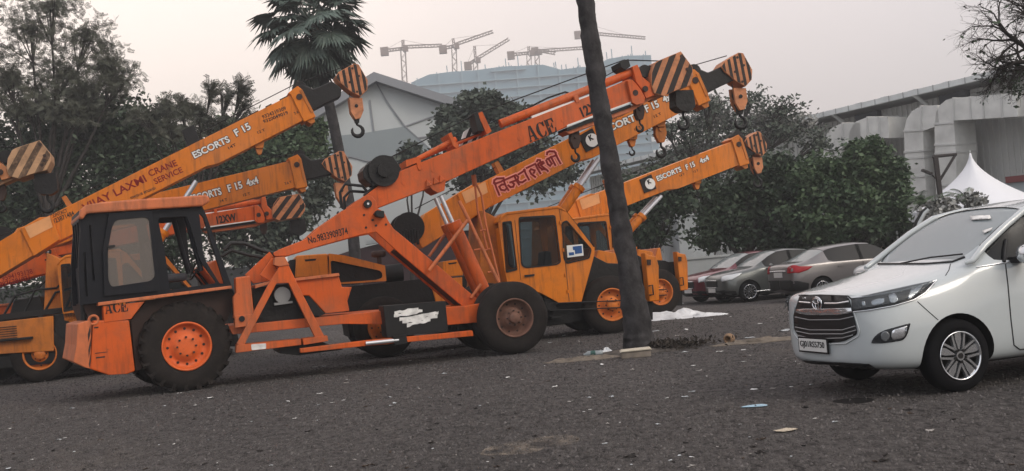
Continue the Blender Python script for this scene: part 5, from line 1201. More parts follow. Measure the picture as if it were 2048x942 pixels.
# ------------------------------------------------------------ BUILDINGS
PALE = mat('pale_cladding', (.47, .50, .505), .6, var=.06, scale=.3)
PALE2 = mat('grey_cladding', (.25, .285, .30), .6, var=.06, scale=.3)
FASC = mat('grey_fascia', (.24, .25, .27), .6, var=.08, scale=.4)
MAROON = mat('maroon_plinth', (.055, .028, .032), .7, var=.2, scale=.6)
FH = Frame(W(760, 560, 62), 6)
TH = thing('exhibition_hall', 'pale gabled hall with grey roof edge rising behind the fan palm', 'hall', FH.o, FH.a)
hall = FH.P(0, [(575, 640), (575, 262), (752, 160), (925, 214), (935, 620)])
m = MB(); m.prism(hall, 0, 34); m.build('wall', PALE, TH)
m = MB(); m.prism(FH.P(.3, [(560, 262), (748, 147), (940, 209), (940, 226), (752, 165), (572, 275)]), -.8, 35); m.build('roof', FASC, TH)
m = MB(); m.prism(FH.P(0, [(640, 275), (723, 267), (810, 253), (836, 276), (862, 300), (820, 326), (732, 322), (640, 300)]), -.06, 0); m.build('wall_panel', PALE2, TH)
m = MB()
for q in ([(752, 165), (775, 205), (810, 253), (862, 300)], [(810, 253), (860, 235), (925, 222)], [(740, 200), (748, 262)], [(836, 276), (930, 262)], [(640, 345), (700, 313), (735, 322), (830, 345), (930, 330)]):
    p = FH.P(0, q)
    for a, b in zip(p, p[1:]):
        d_ = Vector((b[0] - a[0], b[1] - a[1])).normalized() * .0; n_2 = Vector((-(b[1] - a[1]), b[0] - a[0])).normalized() * .035
        m.prism([(a[0] - n_2.x, a[1] - n_2.y), (b[0] - n_2.x, b[1] - n_2.y), (b[0] + n_2.x, b[1] + n_2.y), (a[0] + n_2.x, a[1] + n_2.y)], -.09, .0)
m.build('panel_seam', FASC, TH)
m = MB(); m.prism(FH.P(.4, [(560, 640), (560, 552), (700, 505), (800, 480), (905, 468), (1010, 455), (1030, 600)]), -2.6, -.4); m.build('plinth', MAROON, TH)
m = MB(); m.prism(FH.P(.4, [(735, 492), (905, 468), (1005, 454), (1004, 446), (905, 459), (733, 485)]), -2.9, -2.2); m.build('white_band', PALE, TH)

# half-built towers far off
BLUE = mat('haze_blue_concrete', (.17, .29, .36), .9, var=.12, scale=.05)  # distance haze put into the colour as blue, slabs too
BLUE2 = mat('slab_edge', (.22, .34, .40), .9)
CRC = mat('tower_crane_paint', (.20, .135, .11), .8)
def tower_block(name, label, outline, Y, deg, seed):
    F = Frame(W(outline[0][0], 500, Y), deg); T = thing(name, label, 'building', F.o, F.a, 'unfinished blocks on the skyline')
    top = F.P(0, outline); x0, x1 = top[0][0], top[-1][0]
    m = MB(); m.prism([(x0, 0)] + top + [(x1, 0)], 1.2, 42); m.build('core', BLUE, T)
    def hgt(x):
        for a, b in zip(top, top[1:]):
            if a[0] <= x <= b[0] + 1e-6: return a[1] + (b[1] - a[1]) * (x - a[0]) / max(1e-6, b[0] - a[0])
        return top[-1][1]
    m = MB(); z = 4.0
    while z < max(t[1] for t in top) - 1.5:
        xs = [x0 + (x1 - x0) * k / 60 for k in range(61)]; ok = [x for x in xs if hgt(x) > z + 1.5]
        if len(ok) > 1: m.box(((ok[0] + ok[-1]) / 2, .7, z), (ok[-1] - ok[0], 1.4, .5))
        z += 3.6
    m.build('floor_slabs', BLUE2, T)
    m = MB(); r_ = random.Random(seed); k = x0 + 2
    while k < x1 - 1: m.box((k, .9, hgt(k) / 2), (.7, .8, hgt(k) - .3)); k += 6.5 + r_.random() * 3
    m.build('columns', BLUE2, T)
    m = MB()
    for i in range(int((x1 - x0) / 2.4)):
        x = x0 + r_.random() * (x1 - x0); h = 1 + r_.random() ** 3 * 5; m.box((x, 2 + r_.random() * 4, hgt(x) + h / 2 - .2), (.35, .35, h))
    m.build('rebar', BLUE, T)
    m = MB()
    for i in range(7): x = x0 + (x1 - x0) * (.79 if x1 - x0 > 40 else .9) + r_.random() * .8; m.box((x, -.2, 30 + i * 5.5), (3.4, .4, 2.0))
    m.build('bare_panel', mat('pale_panel', (.7, .72, .72), .8), T)
    return T
tower_block('tower_block', 'long unfinished block coloured haze-blue, with several tower cranes above', [(822, 164), (857, 148), (904, 142), (945, 140), (1004, 132), (1086, 128), (1109, 134), (1121, 138), (1162, 133), (1204, 130)], 420, 4, 2)
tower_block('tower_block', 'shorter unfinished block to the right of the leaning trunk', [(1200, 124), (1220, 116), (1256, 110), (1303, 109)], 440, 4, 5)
def tower_crane(label, Y, base, joint, apex, jib, counter):
    F = Frame(W(joint[0], 500, Y), 0); T = thing('tower_crane', label, 'tower crane', F.o, 0, 'tower cranes over the unfinished blocks')
    b, j, a, e_, c = [Vector(F.L(*q)) for q in (base, joint, apex, jib, counter)]
    def lattice(name, p, q, w, r=.16, step=None):
        m = MB(); d = q - p; L_ = d.length; u = d / L_; n = Vector((-u.y, u.x)); step = step or w * 1.1; k = int(L_ / step)
        for s in (-1, 1):
            for y in (-w / 2, w / 2): m.box((((p + q) / 2 + n * s * w / 2).x, y, ((p + q) / 2 + n * s * w / 2).y), (L_, r * 2, r * 2), Matrix.Rotation(-math.atan2(u.y, u.x), 3, 'Y'))
        for i in range(k):
            s0 = p + u * (L_ * i / k); s1 = p + u * (L_ * (i + 1) / k); A = s0 - n * w / 2 if i % 2 else s0 + n * w / 2; B_ = s1 + n * w / 2 if i % 2 else s1 - n * w / 2
            m.tube([(A.x, -w / 2, A.y), (B_.x, -w / 2, B_.y)], r * .7, 4); m.tube([(A.x, w / 2, A.y), (B_.x, w / 2, B_.y)], r * .7, 4)
        return m.build(name, CRC, T)
    lattice('mast', b, j, 1.9, .15); lattice('jib', j + Vector((.8, .6)), e_, 1.1, .11); lattice('counter_jib', j, c, 1.0, .14)
    if (a - j).length > .5: lattice('mast_head', j, a, .8, .16)
    m = MB(); m.box((c.x + .6, 0, c.y - .3), (3.2, 2.2, 3.4)); m.build('counterweight', CRC, T)
    m = MB(); m.box((j.x + 1.2, -1.4, j.y - .5), (2.0, 1.8, 2.2)); m.build('cab', CRC, T)
    m = MB(); m.tube([(a.x, 0, a.y), ((j.x + 2 * e_.x) / 3, 0, (j.y + 2 * e_.y) / 3 + .6)], .07, 4); m.tube([(a.x, 0, a.y), (c.x, 0, c.y)], .07, 4); m.build('tie_rope', CRC, T)
TC_ = [('leftmost tower crane, standing clear of the block beside the hall roof', (816, 300), (806, 97), (806, 80), (884, 91), (766, 102)),
       ('tower crane with a steep jib, second from the left', (914, 300), (908, 92), (906, 77), (986, 63), (883, 98)),
       ('luffing tower crane with its jib raised highest over the block', (953, 300), (951, 120), (949, 92), (1018, 78), (933, 131)),
       ('tower crane with long level jib just left of the leaning trunk', (1060, 300), (1058, 106), (1057, 93), (1168, 96), (1019, 110)),
       ('small tower crane tucked behind the long level jib', (1078, 300), (1074, 104), (1073, 99), (1111, 107), (1067, 102)),
       ('tower crane whose jib shows to the right of the leaning trunk', (1192, 300), (1184, 70), (1182, 50), (1291, 76), (1153, 69))]
for i, q in enumerate(TC_): tower_crane(q[0], 430 + 8 * i, *q[1:])

# corrugated hall at the right with ducts
STEEL = mat('weathered_steel_cladding', (.56, .56, .54), .55, var=.12, scale=.6, dirt=.25, dirtcol=(.10, .09, .08), stretch=(1, 1, .2))
STEEL_D = mat('soffit_sheet', (.34, .35, .35), .6, var=.1, scale=1)
DUCT = mat('galvanised_duct', (.64, .64, .61), .5, .1, var=.16, scale=1.2)
GUT = mat('gutter_sheet', (.62, .64, .63), .5, var=.1, scale=2)
pa, pb = W(1640, 236, 61.3), W(2048, 138, 49.5)
FW = Frame(pa, math.degrees(math.atan2(pb.y - pa.y, pb.x - pa.x)))
TW = thing('warehouse', 'long corrugated steel warehouse with gutter and big ducts', 'warehouse', FW.o, FW.a)
zt = pa.z; UE = (pb - pa).length
m = MB(); m.prism([(-26, 0), (UE + 14, 0), (UE + 14, zt - .3), (-26, zt - .3)], .4, 24); m.build('wall', STEEL, TW)
m = MB(); k = -26
while k < UE + 14: m.box((k, .36, (zt - .3) / 2), (.10, .09, zt - .32)); k += .34
m.build('corrugation', STEEL, TW)
m = MB(); m.prism([(-27, zt - .12), (UE + 15, zt - .12), (UE + 15, zt + .02), (-27, zt + .02)], -1.0, .5)
m.add([(-27, -1.0, zt + .03), (UE + 15, -1.0, zt + .03), (UE + 15, 24, zt + 2.6), (-27, 24, zt + 2.6)], [(0, 1, 2, 3)]); m.build('roof', STEEL_D, TW)
m = MB(); m.prism([(-27, zt - .18), (UE + 15, zt - .18), (UE + 15, zt + .10), (-27, zt + .10)], -1.25, -1.0); g_ = m.build('gutter', GUT, TW)
m = MB(); k = -26
while k < UE + 14: m.box((k, -1.26, zt - .04), (.05, .03, .30)); k += .95
m.build('gutter_joint', STEEL_D, g_)
for q in ((1717, 206), (1767, 194), (1826, 180), (1893, 163), (1952, 151)):
    u = FW.L(*q, 0)[0]; m = MB(); m.tube([(u, .2, zt + .05), (u, .2, zt + .15), (u, .2, zt + .30), (u, .2, zt + .36)], [.30, .45, .38, .1], 14); m.build('roof_ventilator', STEEL_D, TW)
for q in ((1684, 232), (1848, 195)):
    u, z = FW.L(*q, .3); m = MB(); m.tube([(u, -1.1, zt - .1), (u, -.2, zt - .6), (u, .2, zt - 1.0)], .10, 8); m.build('downpipe', GUT, TW)
    m = MB(); m.box((u + 1.5, .2, zt - .55), (1.6, .5, .5)); m.build('louvre', mat('dark_louvre', (.05, .055, .065), .7), TW)
def duct(px, off, dep, seams):
    d = bpy.data.objects.new('duct', None); link(d, TW)
    o_ = FW.P(off, px); m = MB(); m.prism(o_, -off, -off + dep); m.build('duct_run', DUCT, d)
    for s_ in seams:
        a, b = [Vector(p) for p in FW.P(off, s_)]; v = (b - a); u = v.normalized(); mid = (a + b) / 2
        m = MB(); m.box((mid.x, -off + dep / 2, mid.y), (v.length + .06, dep + .10, .09), Matrix.Rotation(-math.atan2(u.y, u.x), 3, 'Y')); m.build('duct_flange', STEEL, d)
duct([(2033, 186), (2036, 233), (1960, 238), (1907, 241), (1909, 262), (1911, 290), (1918, 480), (1876, 484), (1870, 340), (1869, 248), (1872, 226), (1880, 210), (1892, 200), (1907, 196)], 2.2, 1.5,
     [((1869, 248), (1908, 245)), ((1870, 290), (1911, 288)), ((1871, 307), (1912, 304)), ((1907, 196), (1907, 241)), ((1940, 194), (1942, 238)), ((1966, 192), (1968, 236)), ((2003, 189), (2005, 235)), ((1873, 372), (1914, 368)), ((1875, 428), (1916, 424))])
duct([(1808, 262), (1813, 238), (1824, 222), (1842, 212), (1875, 210), (1878, 250), (1846, 262), (1847, 300), (1858, 480), (1820, 484), (1810, 330)], 2.2, 1.5,
     [((1808, 262), (1846, 260)), ((1809, 304), (1848, 301)), ((1810, 317), (1848, 314)), ((1842, 212), (1843, 262)), ((1812, 355), (1850, 352)), ((1814, 395), (1852, 392)), ((1817, 440), (1856, 436))])
duct([(1697, 285), (1700, 260), (1712, 243), (1735, 234), (1776, 234), (1778, 276), (1735, 277), (1737, 480), (1703, 484)], 2.2, 1.4, [((1697, 285), (1735, 283)), ((1735, 234), (1735, 277)), ((1758, 234), (1759, 276)), ((1699, 330), (1736, 328))])
duct([(1646, 300), (1650, 276), (1662, 256), (1685, 246), (1720, 246), (1722, 285), (1684, 288), (1690, 480), (1655, 484)], 2.2, 1.3, [((1646, 300), (1684, 298)), ((1685, 246), (1685, 288))])
# low shed with maroon board at the foot of the warehouse
p = W(2030, 392, 44); TS = thing('shed', 'small grey shed with a maroon board, at the right edge', 'shed', (p.x, p.y, 0), R(-20))
sh = W(2010, 366, 44).z; m = MB(); m.box((1.5, 0, sh / 2), (5.0, 2.0, sh)); m.build('wall', PALE2, TS)
m = MB(); m.box((1.9, -1.1, sh + .08), (4.6, .12, .26)); m.build('board', mat('maroon_board', (.10, .02, .02), .6), TS)

# low white store and compound walls under the trees
def wall_px(name, label, cat, px0, px1, ytop0, Y, col, thick=.3, Y1=None):
    a, b = W(px0, ytop0, Y), W(px1, ytop0 - (px1 - px0) * .0889, Y1 or Y); h = a.z; d = b - a; d.z = 0
    o = thing(name, label, cat, ((a.x + b.x) / 2, (a.y + b.y) / 2, 0), math.atan2(d.y, d.x))
    m = MB(); m.box((0, 0, h / 2), (d.length, thick, h)); m.build('wall_face', col, o); m = MB(); m.box((0, 0, h + .05), (d.length + .1, thick + .12, .10)); m.build('coping', PALE, o); return o, h, d.length
WHW = mat('whitewashed_wall', (.42, .45, .46), .8, var=.15, scale=.8, dirt=.3, dirtcol=(.2, .2, .19))
wall_px('store_building', 'small whitewashed store glimpsed between the tree crowns', 'building', 1338, 1402, 440, 52, WHW, 5)
wall_px('compound_wall', 'low whitewashed wall behind the maroon and grey saloons', 'wall', 1372, 1600, 520, 47, WHW)
wall_px('compound_wall', 'low buff brick wall just above the taupe saloon roof', 'wall', 1752, 1900, 474, 43, mat('buff_wall', (.33, .21, .15), .85, var=.2, scale=2))
wall_px('compound_wall', 'long dark wall closing off the yard behind the cranes', 'wall', -700, 720, 640, 66, mat('dark_wall', (.06, .06, .06), .9, var=.3, scale=.5))

# white tent peak
p = W(1950, 400, 40); TT = thing('tent', 'white peaked tent canopy in front of the warehouse', 'tent', (p.x, p.y, 0), R(38))
zt2 = W(1937, 307, 40).z; zb2 = 2.35; V_t = []; N_ = 14
for i in range(N_ + 1):
    t = i / N_; w = 2.15 * (1 - t) ** 1.75 + .03; z = zb2 + (zt2 - zb2) * t; ring_ = []
    for k in range(16):
        a = 2 * math.pi * (k + .5) / 16; c_, s_2 = math.cos(a), math.sin(a); q = 1 / max(abs(c_), abs(s_2)) ** .8; ring_.append((w * c_ * q, w * s_2 * q, z))
    V_t += ring_
m = MB(); m.add(V_t, [(i * 16 + k, i * 16 + (k + 1) % 16, (i + 1) * 16 + (k + 1) % 16, (i + 1) * 16 + k) for i in range(N_) for k in range(16)], True); ca = m.build('canopy', mat('white_tent_fabric', (.74, .75, .78), .7), TT)
ca.modifiers.new('s', 'SOLIDIFY').thickness = .01
m = MB(); m.tube([(0, 0, zt2 - .1), (0, 0, zt2 + .12)], .02, 6); m.build('finial', GUT, TT)
m = MB(); m.box((0, -2.1, 2.2), (4.2, .02, .34)); m.box((2.1, 0, 2.2), (.02, 4.2, .34)); m.box((-2.1, 0, 2.2), (.02, 4.2, .34)); m.build('valance', MATS['white_tent_fabric'], TT)
for a in (-1, 1):
    for b in (-1, 1): m = MB(); m.tube([(a * 2.1, b * 2.1, 0), (a * 2.1, b * 2.1, 2.4)], .04, 8); m.build('leg', GUT, TT)

# lamp gantry
FP = Frame(W(1880, 420, 37), 0); TP = thing('lamp_post', 'dark steel post with triangular bracket and small floodlight', 'lamp post', FP.o, 0)
DK = mat('dark_steel_post', (.03, .025, .025), .6)
q = FP.P(0, [(1895, 500), (1874, 313), (1917, 309), (1882, 362)])
m = MB(); m.box((q[1][0] + .02, 0, q[1][1] / 2), (.14, .14, q[1][1])); m.build('post', DK, TP)
TP.rotation_euler = (0, R(-1.0), 0)
m = MB(); m.tube([(q[1][0] - .08, 0, q[1][1]), (q[2][0], 0, q[2][1])], .06, 6); m.build('top_arm', DK, TP)
m = MB(); m.tube([(q[2][0] - .05, 0, q[2][1] - .03), (q[1][0] + .05, 0, q[3][1])], .05, 6); m.build('brace', DK, TP)
a, b = FP.P(0, [(1874, 356), (1862, 346)]); m = MB(); m.tube([(q[1][0], 0, a[1] - .1), (b[0], -.1, b[1])], .025, 6); m.box((b[0] - .12, -.1, b[1] + .05), (.36, .20, .07), Matrix.Rotation(R(28), 3, 'Y')); m.build('floodlight', DK, TP)

# ------------------------------------------------------------ TREES
LEAF_D = foliage('dark_leaves', (.018, .032, .020), (.068, .100, .055), .7)
LEAF_M = foliage('mid_leaves', (.028, .055, .028), (.105, .155, .078), .8)
LEAF_G = foliage('grey_green_leaves', (.042, .058, .046), (.115, .138, .105), .9)
LEAF_F = foliage('pale_fleck_leaves', (.07, .075, .065), (.46, .46, .44), 1.6)  # pale end brightened to paint sky gaps in the flecked tree
LEAF_T = foliage('thin_silhouette_leaves', (.052, .060, .045), (.125, .130, .095), 1.2)
BARK = mat('dark_bark', (.035, .030, .027), .9, var=.4, scale=4, bump=.6, bscale=12)
def leaf_mesh(name, P, size, m, parent, aspect=.42, pin=False, droop=.2, seed=0):
    r = np.random.default_rng(seed); N = len(P)
    if N == 0: return None
    th = r.uniform(0, 2 * np.pi, N); el = r.normal(-droop, .55, N)
    u = np.stack([np.cos(th) * np.cos(el), np.sin(th) * np.cos(el), np.sin(el)], -1)
    rv = r.normal(size=(N, 3)); v = np.cross(u, rv); v /= np.linalg.norm(v, axis=1)[:, None]; w = np.cross(u, v)
    sz = (size * r.uniform(.6, 1.3, N))[:, None]
    if pin:      # a feather of leaflets either side of a stalk
        quads = []; K = 5
        for k in range(K):
            t = (k + .7) / (K + .2)
            for s in (-1, 1):
                b = P + u * sz * t * 1.6; tip = b + (u * .45 + v * s * .75 - w * .1) * sz * .62 * (1 - .35 * abs(t - .4)); side = (u * .75 - v * s * .45) * sz * .13; mid = (b + tip) / 2
                quads.append(np.stack([b, mid - side, tip, mid + side], 1))
        st = P + u * sz * 1.6; quads.append(np.stack([P - v * sz * .02, st, st + v * sz * .01, P + v * sz * .02], 1))
        Q = np.concatenate(quads, 0)
    else:
        b = P; tip = P + u * sz; mid = P + u * sz * .45; side = v * sz * aspect * .5
        Q = np.stack([b, mid - side + w * sz * .06, tip, mid + side + w * sz * .06], 1)
    V = Q.reshape(-1, 3); M_ = len(Q)
    me = bpy.data.meshes.new(name); me.vertices.add(len(V)); me.vertices.foreach_set('co', V.astype(np.float32).ravel())
    me.loops.add(M_ * 4); me.loops.foreach_set('vertex_index', np.arange(M_ * 4, dtype=np.int32))
    me.polygons.add(M_); me.polygons.foreach_set('loop_start', np.arange(0, M_ * 4, 4, dtype=np.int32)); me.polygons.foreach_set('loop_total', np.full(M_, 4, dtype=np.int32))
    me.materials.append(m); me.update(calc_edges=True)
    o = bpy.data.objects.new(name, me); link(o, parent); return o
def cloud(blobs, n, seed, sub=16, sg=.26, shell=.5):
    """blobs (centre, rx, ry, rz, weight): leaf positions gathered in sub-clumps"""
    r = np.random.default_rng(seed); out = []; centers = []
    W_ = sum(b[4] for b in blobs)
    for c, rx, ry, rz, w in blobs:
        k = int(n * w / W_); d = r.normal(size=(sub, 3)); d /= np.linalg.norm(d, axis=1)[:, None]; rad = r.uniform(shell, 1, sub)[:, None]
        cs = np.array(c) + d * rad * np.array([rx, ry, rz]); centers.append(cs)
        idx = r.integers(0, sub, k); s = r.uniform(.5, 1.3, sub)[idx][:, None]
        out.append(cs[idx] + r.normal(size=(k, 3)) * np.array([rx, ry, rz]) * sg * s)
    return np.concatenate(out), centers
def tree(name, label, Y, base, blobs, n, size, m, seed, pin=False, aspect=.42, trunk_r=.22, sub=16, sg=.26, depth=.8, group=None, cat='tree', twig=.02, shell=.5, lean=0, droop=.2, minz=.3):
    B_ = W(*base, Y); B_.z = 0; T = thing(name, label, cat, B_, 0, group)
    bl = []
    for b in blobs:
        c = W(b[0], b[1], Y + (b[5] if len(b) > 5 else 0)) - B_; s = Y / FPX; rx, rz = b[2] * s, b[3] * s
        bl.append((tuple(c), rx, max(rx, rz) * depth, rz, b[4]))
    P, cs = cloud(bl, n, seed, sub, sg, shell); P = P[P[:, 2] > minz]
    tr = MB(); r_ = random.Random(seed); mx = max(bl, key=lambda q: q[0][2]); mn = min(q[0][2] for q in bl)
    ctr = Vector(np.mean([q[0] for q in bl], axis=0)); fork = Vector((ctr.x * .35, ctr.y * .35, max(.8, mn * .55)))
    tr.tube([(0, 0, -.1), (fork.x * .2, 0, fork.z * .4), tuple(fork)], [trunk_r * 1.25, trunk_r, trunk_r * .85], 10); tr.build('trunk', BARK, T)
    br = MB()
    for (c, rx, ry, rz, w), cc in zip(bl, cs):
        c = Vector(c); mid = fork.lerp(c, .5) + Vector((r_.uniform(-.3, .3), r_.uniform(-.3, .3), r_.uniform(0, .5)))
        br.tube([tuple(fork), tuple(mid), tuple(c)], [trunk_r * .6, trunk_r * .38, trunk_r * .18], 6, False)
        for q in cc[:9 if pin else 8]:
            q = Vector(q); k = c.lerp(q, .5) + Vector((r_.uniform(-.2, .2) * rx, r_.uniform(-.2, .2) * ry, r_.uniform(-.1, .2) * rz)); br.tube([tuple(mid.lerp(c, .6)), tuple(k), tuple(q)], [trunk_r * .2, twig * 1.6, twig], 5, False)
    br.build('branches', BARK, T)
    leaf_mesh('crown', P, size, m, T, aspect, pin, droop, seed)
    return T
# left: tall airy tree over a dense lower mass
tree('tree', 'tall airy tree at the left edge, branches showing against the sky', 42, (90, 640),
     [(60, 60, 110, 80, 1.0), (170, 70, 70, 60, .7), (20, 160, 80, 70, 1.1), (130, 150, 80, 60, 1.0), (215, 130, 60, 55, .8), (235, 160, 55, 35, .5), (170, 185, 90, 40, 1.0), (-60, 90, 90, 90, .8), (100, 10, 80, 40, .5), (60, 215, 110, 40, 1.2), (150, 225, 80, 30, .9)],
     8500, .165, LEAF_T, 11, pin=True, trunk_r=.15, sub=120, sg=.10, shell=.0, twig=.010)
tree('tree', 'dense dark tree filling the space behind the left cranes', 45, (180, 620),
     [(60, 270, 130, 80, 1.4), (220, 270, 110, 75, 1.4), (130, 340, 160, 80, 1.5), (300, 290, 80, 60, 1.0), (-20, 380, 110, 90, 1), (330, 360, 110, 70, 1.1), (200, 400, 140, 70, 1.1), (400, 320, 60, 50, .6), (60, 450, 160, 80, 1.1), (300, 460, 150, 80, 1.1), (180, 530, 200, 70, 1.0)],
     52000, .26, LEAF_D, 12, aspect=.5, sub=26, sg=.26, trunk_r=.3)
tree('tree', 'bush of feathery upright shoots left of the fan palm', 40, (400, 600),
     [(330, 215, 22, 30, .6), (362, 215, 18, 40, .7), (395, 225, 26, 30, .7), (290, 235, 40, 24, .8), (425, 185, 14, 26, .35), (452, 195, 16, 26, .35), (485, 180, 14, 26, .35), (340, 260, 80, 30, 1.4), (430, 245, 50, 30, .8), (488, 215, 20, 22, .3)],
     2300, .17, LEAF_T, 13, pin=True, trunk_r=.10, sub=14, sg=.24, droop=-.3, shell=.1)
tree('tree', 'mid green leafy tree between the fan palm and the hall', 47, (540, 600),
     [(470, 290, 60, 50, 1.1), (545, 260, 50, 40, 1.0), (600, 290, 50, 40, 1.0), (520, 330, 90, 40, 1.3), (620, 330, 40, 30, .6), (430, 350, 70, 50, 1), (630, 262, 22, 18, .3)],
     17000, .30, LEAF_M, 14, aspect=.5, trunk_r=.2)
tree('tree', 'straggly tree whose gaps let the hall show, above the front crane joint', 44, (520, 600),
     [(460, 450, 50, 40, .8), (530, 480, 60, 45, 1.0), (590, 430, 60, 40, .8), (480, 510, 60, 30, .8), (630, 390, 35, 30, .5), (650, 350, 30, 40, .5), (560, 395, 50, 25, .5)],
     7500, .26, LEAF_G, 15, aspect=.5, trunk_r=.15, sub=14, shell=.2)
tree('tree', 'rounded grey-green tree in front of the hall gable end', 54, (960, 560),
     [(900, 250, 38, 34, 1.0), (960, 215, 40, 32, 1.0), (985, 210, 30, 24, .6), (1020, 235, 38, 28, .9), (930, 280, 60, 36, 1.1), (1000, 285, 70, 40, 1.1), (885, 275, 22, 20, .4), (1060, 260, 40, 30, .6), (960, 340, 90, 50, 1.2), (1080, 330, 80, 50, 1)],
     24000, .30, LEAF_G, 16, aspect=.6, trunk_r=.2, sg=.2)
tree('tree', 'small round bush showing above the front crane winch', 53, (822, 560), [(822, 312, 24, 22, 1), (850, 325, 26, 20, .7), (820, 350, 26, 26, .6)], 3200, .28, LEAF_G, 17, aspect=.6, trunk_r=.12)
tree('tree', 'wide speckled tree behind the boom tips, sky showing through', 50, (1400, 560),
     [(1420, 215, 60, 36, .8), (1500, 195, 50, 26, .5), (1560, 215, 60, 30, .8), (1380, 270, 80, 50, 1.1), (1480, 265, 80, 50, 1.2), (1570, 270, 70, 40, 1.1), (1640, 285, 50, 34, .8), (1320, 330, 80, 50, 1.1), (1250, 380, 70, 60, .8), (1430, 340, 100, 50, 1.4), (1540, 330, 90, 50, 1.2), (1330, 250, 50, 30, .5)],
     7000, .21, LEAF_G, 18, aspect=.5, sub=34, sg=.15, trunk_r=.2, shell=.1)
tree('tree', 'pale leaf flecks standing in for sky gaps between the boom tips', 51.5, (1440, 560),  # near-white leaves painted as bright sky gaps and sunlit leaves
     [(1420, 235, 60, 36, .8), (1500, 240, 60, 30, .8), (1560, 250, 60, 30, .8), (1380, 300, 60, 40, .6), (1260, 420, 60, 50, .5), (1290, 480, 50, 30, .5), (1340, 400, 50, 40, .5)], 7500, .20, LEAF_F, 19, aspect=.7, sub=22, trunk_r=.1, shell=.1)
tree('tree', 'straggling dark tree beside the leaning trunk over the nose guards', 43, (1300, 560),
     [(1260, 400, 50, 40, .7), (1300, 440, 50, 40, .8), (1350, 400, 50, 40, .7), (1280, 480, 40, 30, .5), (1330, 360, 50, 30, .6), (1210, 420, 40, 30, .4), (1370, 360, 50, 40, .7)],
     7500, .26, LEAF_D, 20, aspect=.5, trunk_r=.13, shell=.2)
tree('tree', 'low dark mango-like tree shading the grey and maroon saloons', 39, (1470, 540),
     [(1440, 400, 50, 50, 1), (1500, 370, 60, 50, 1.1), (1420, 460, 45, 36, .8), (1490, 450, 70, 50, 1.2), (1560, 420, 60, 60, 1.1), (1600, 370, 60, 60, 1.0), (1550, 350, 60, 40, .9), (1570, 470, 70, 36, 1.0)],
     18000, .23, LEAF_D, 21, aspect=.5, trunk_r=.16, sub=30, sg=.19)
tree('tree', 'dense round-headed green tree in front of the warehouse ducts', 37, (1690, 520),
     [(1650, 360, 60, 50, 1.1), (1720, 330, 55, 45, 1.1), (1760, 350, 50, 50, 1.1), (1790, 380, 30, 36, .6), (1700, 390, 80, 50, 1.3), (1640, 430, 70, 40, 1.0), (1740, 430, 60, 34, .9), (1690, 455, 90, 26, .9), (1735, 300, 30, 22, .4), (1792, 440, 18, 14, .2)],
     30000, .21, LEAF_M, 22, aspect=.55, trunk_r=.15, sub=34, sg=.17)
# feathery palms by the lamp post, with pale flecks
def areca(label, Y, base, top, n, L_, seed, m=LEAF_M):
    B_ = W(*base, Y); B_.z = 0; T = thing('areca_palm', label, 'palm', B_, 0, 'feathery palms by the lamp post'); h = W(*top, Y).z; r_ = random.Random(seed)
    t = MB(); t.tube([(0, 0, 0), (.03, 0, h * .5), (0, 0, h)], [.07, .05, .04], 8); t.build('stem', BARK, T)
    c = MB()
    for k in range(n):
        a = 2 * math.pi * k / n + r_.random(); up = r_.uniform(.3, 1.2); pts = []
        for i in range(9):
            s = i / 8; pts.append(Vector((math.cos(a) * L_ * s * .8, math.sin(a) * L_ * s * .8, h + L_ * (up * s - 1.1 * s * s * (.6 + .5 * r_.random() * 0)))))
        c.tube([tuple(p) for p in pts], [.014 - .0012 * i for i in range(9)], 4, False)
        for i in range(1, 9):
            for j in (0, .5):
                p = pts[i - 1].lerp(pts[i], j); u = (pts[i] - pts[i - 1]).normalized(); sd_ = u.cross(Vector((0, 0, 1))).normalized()
                for s in (-1, 1):
                    tip = p + (sd_ * s * .8 + u * .6 + Vector((0, 0, -.25))) * L_ * .32 * (1 - .5 * abs(i / 8 - .45)); w = u * .018
                    c.add([tuple(p - w), tuple(tip), tuple(p + w)], [(0, 1, 2)])
    c.build('fronds', m, T)
areca('feathery palm just left of the lamp post', 35, (1868, 470), (1862, 412), 13, 1.0, 1)
areca('feathery palm in front of the white tent', 34.5, (1940, 460), (1938, 398), 12, .8, 2)
areca('low feathery palm tuft below the floodlight', 35.5, (1845, 460), (1842, 408), 10, .8, 3)
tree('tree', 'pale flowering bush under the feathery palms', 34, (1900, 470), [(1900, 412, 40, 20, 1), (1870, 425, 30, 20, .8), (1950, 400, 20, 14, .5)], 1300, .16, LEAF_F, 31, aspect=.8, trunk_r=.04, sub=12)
tree('tree', 'dark undergrowth bush behind the taupe saloon', 41, (1700, 520), [(1620, 480, 60, 22, 1), (1700, 475, 60, 22, 1), (1780, 465, 50, 24, 1), (1830, 455, 30, 20, .6)], 7000, .24, LEAF_D, 32, aspect=.5, trunk_r=.06)

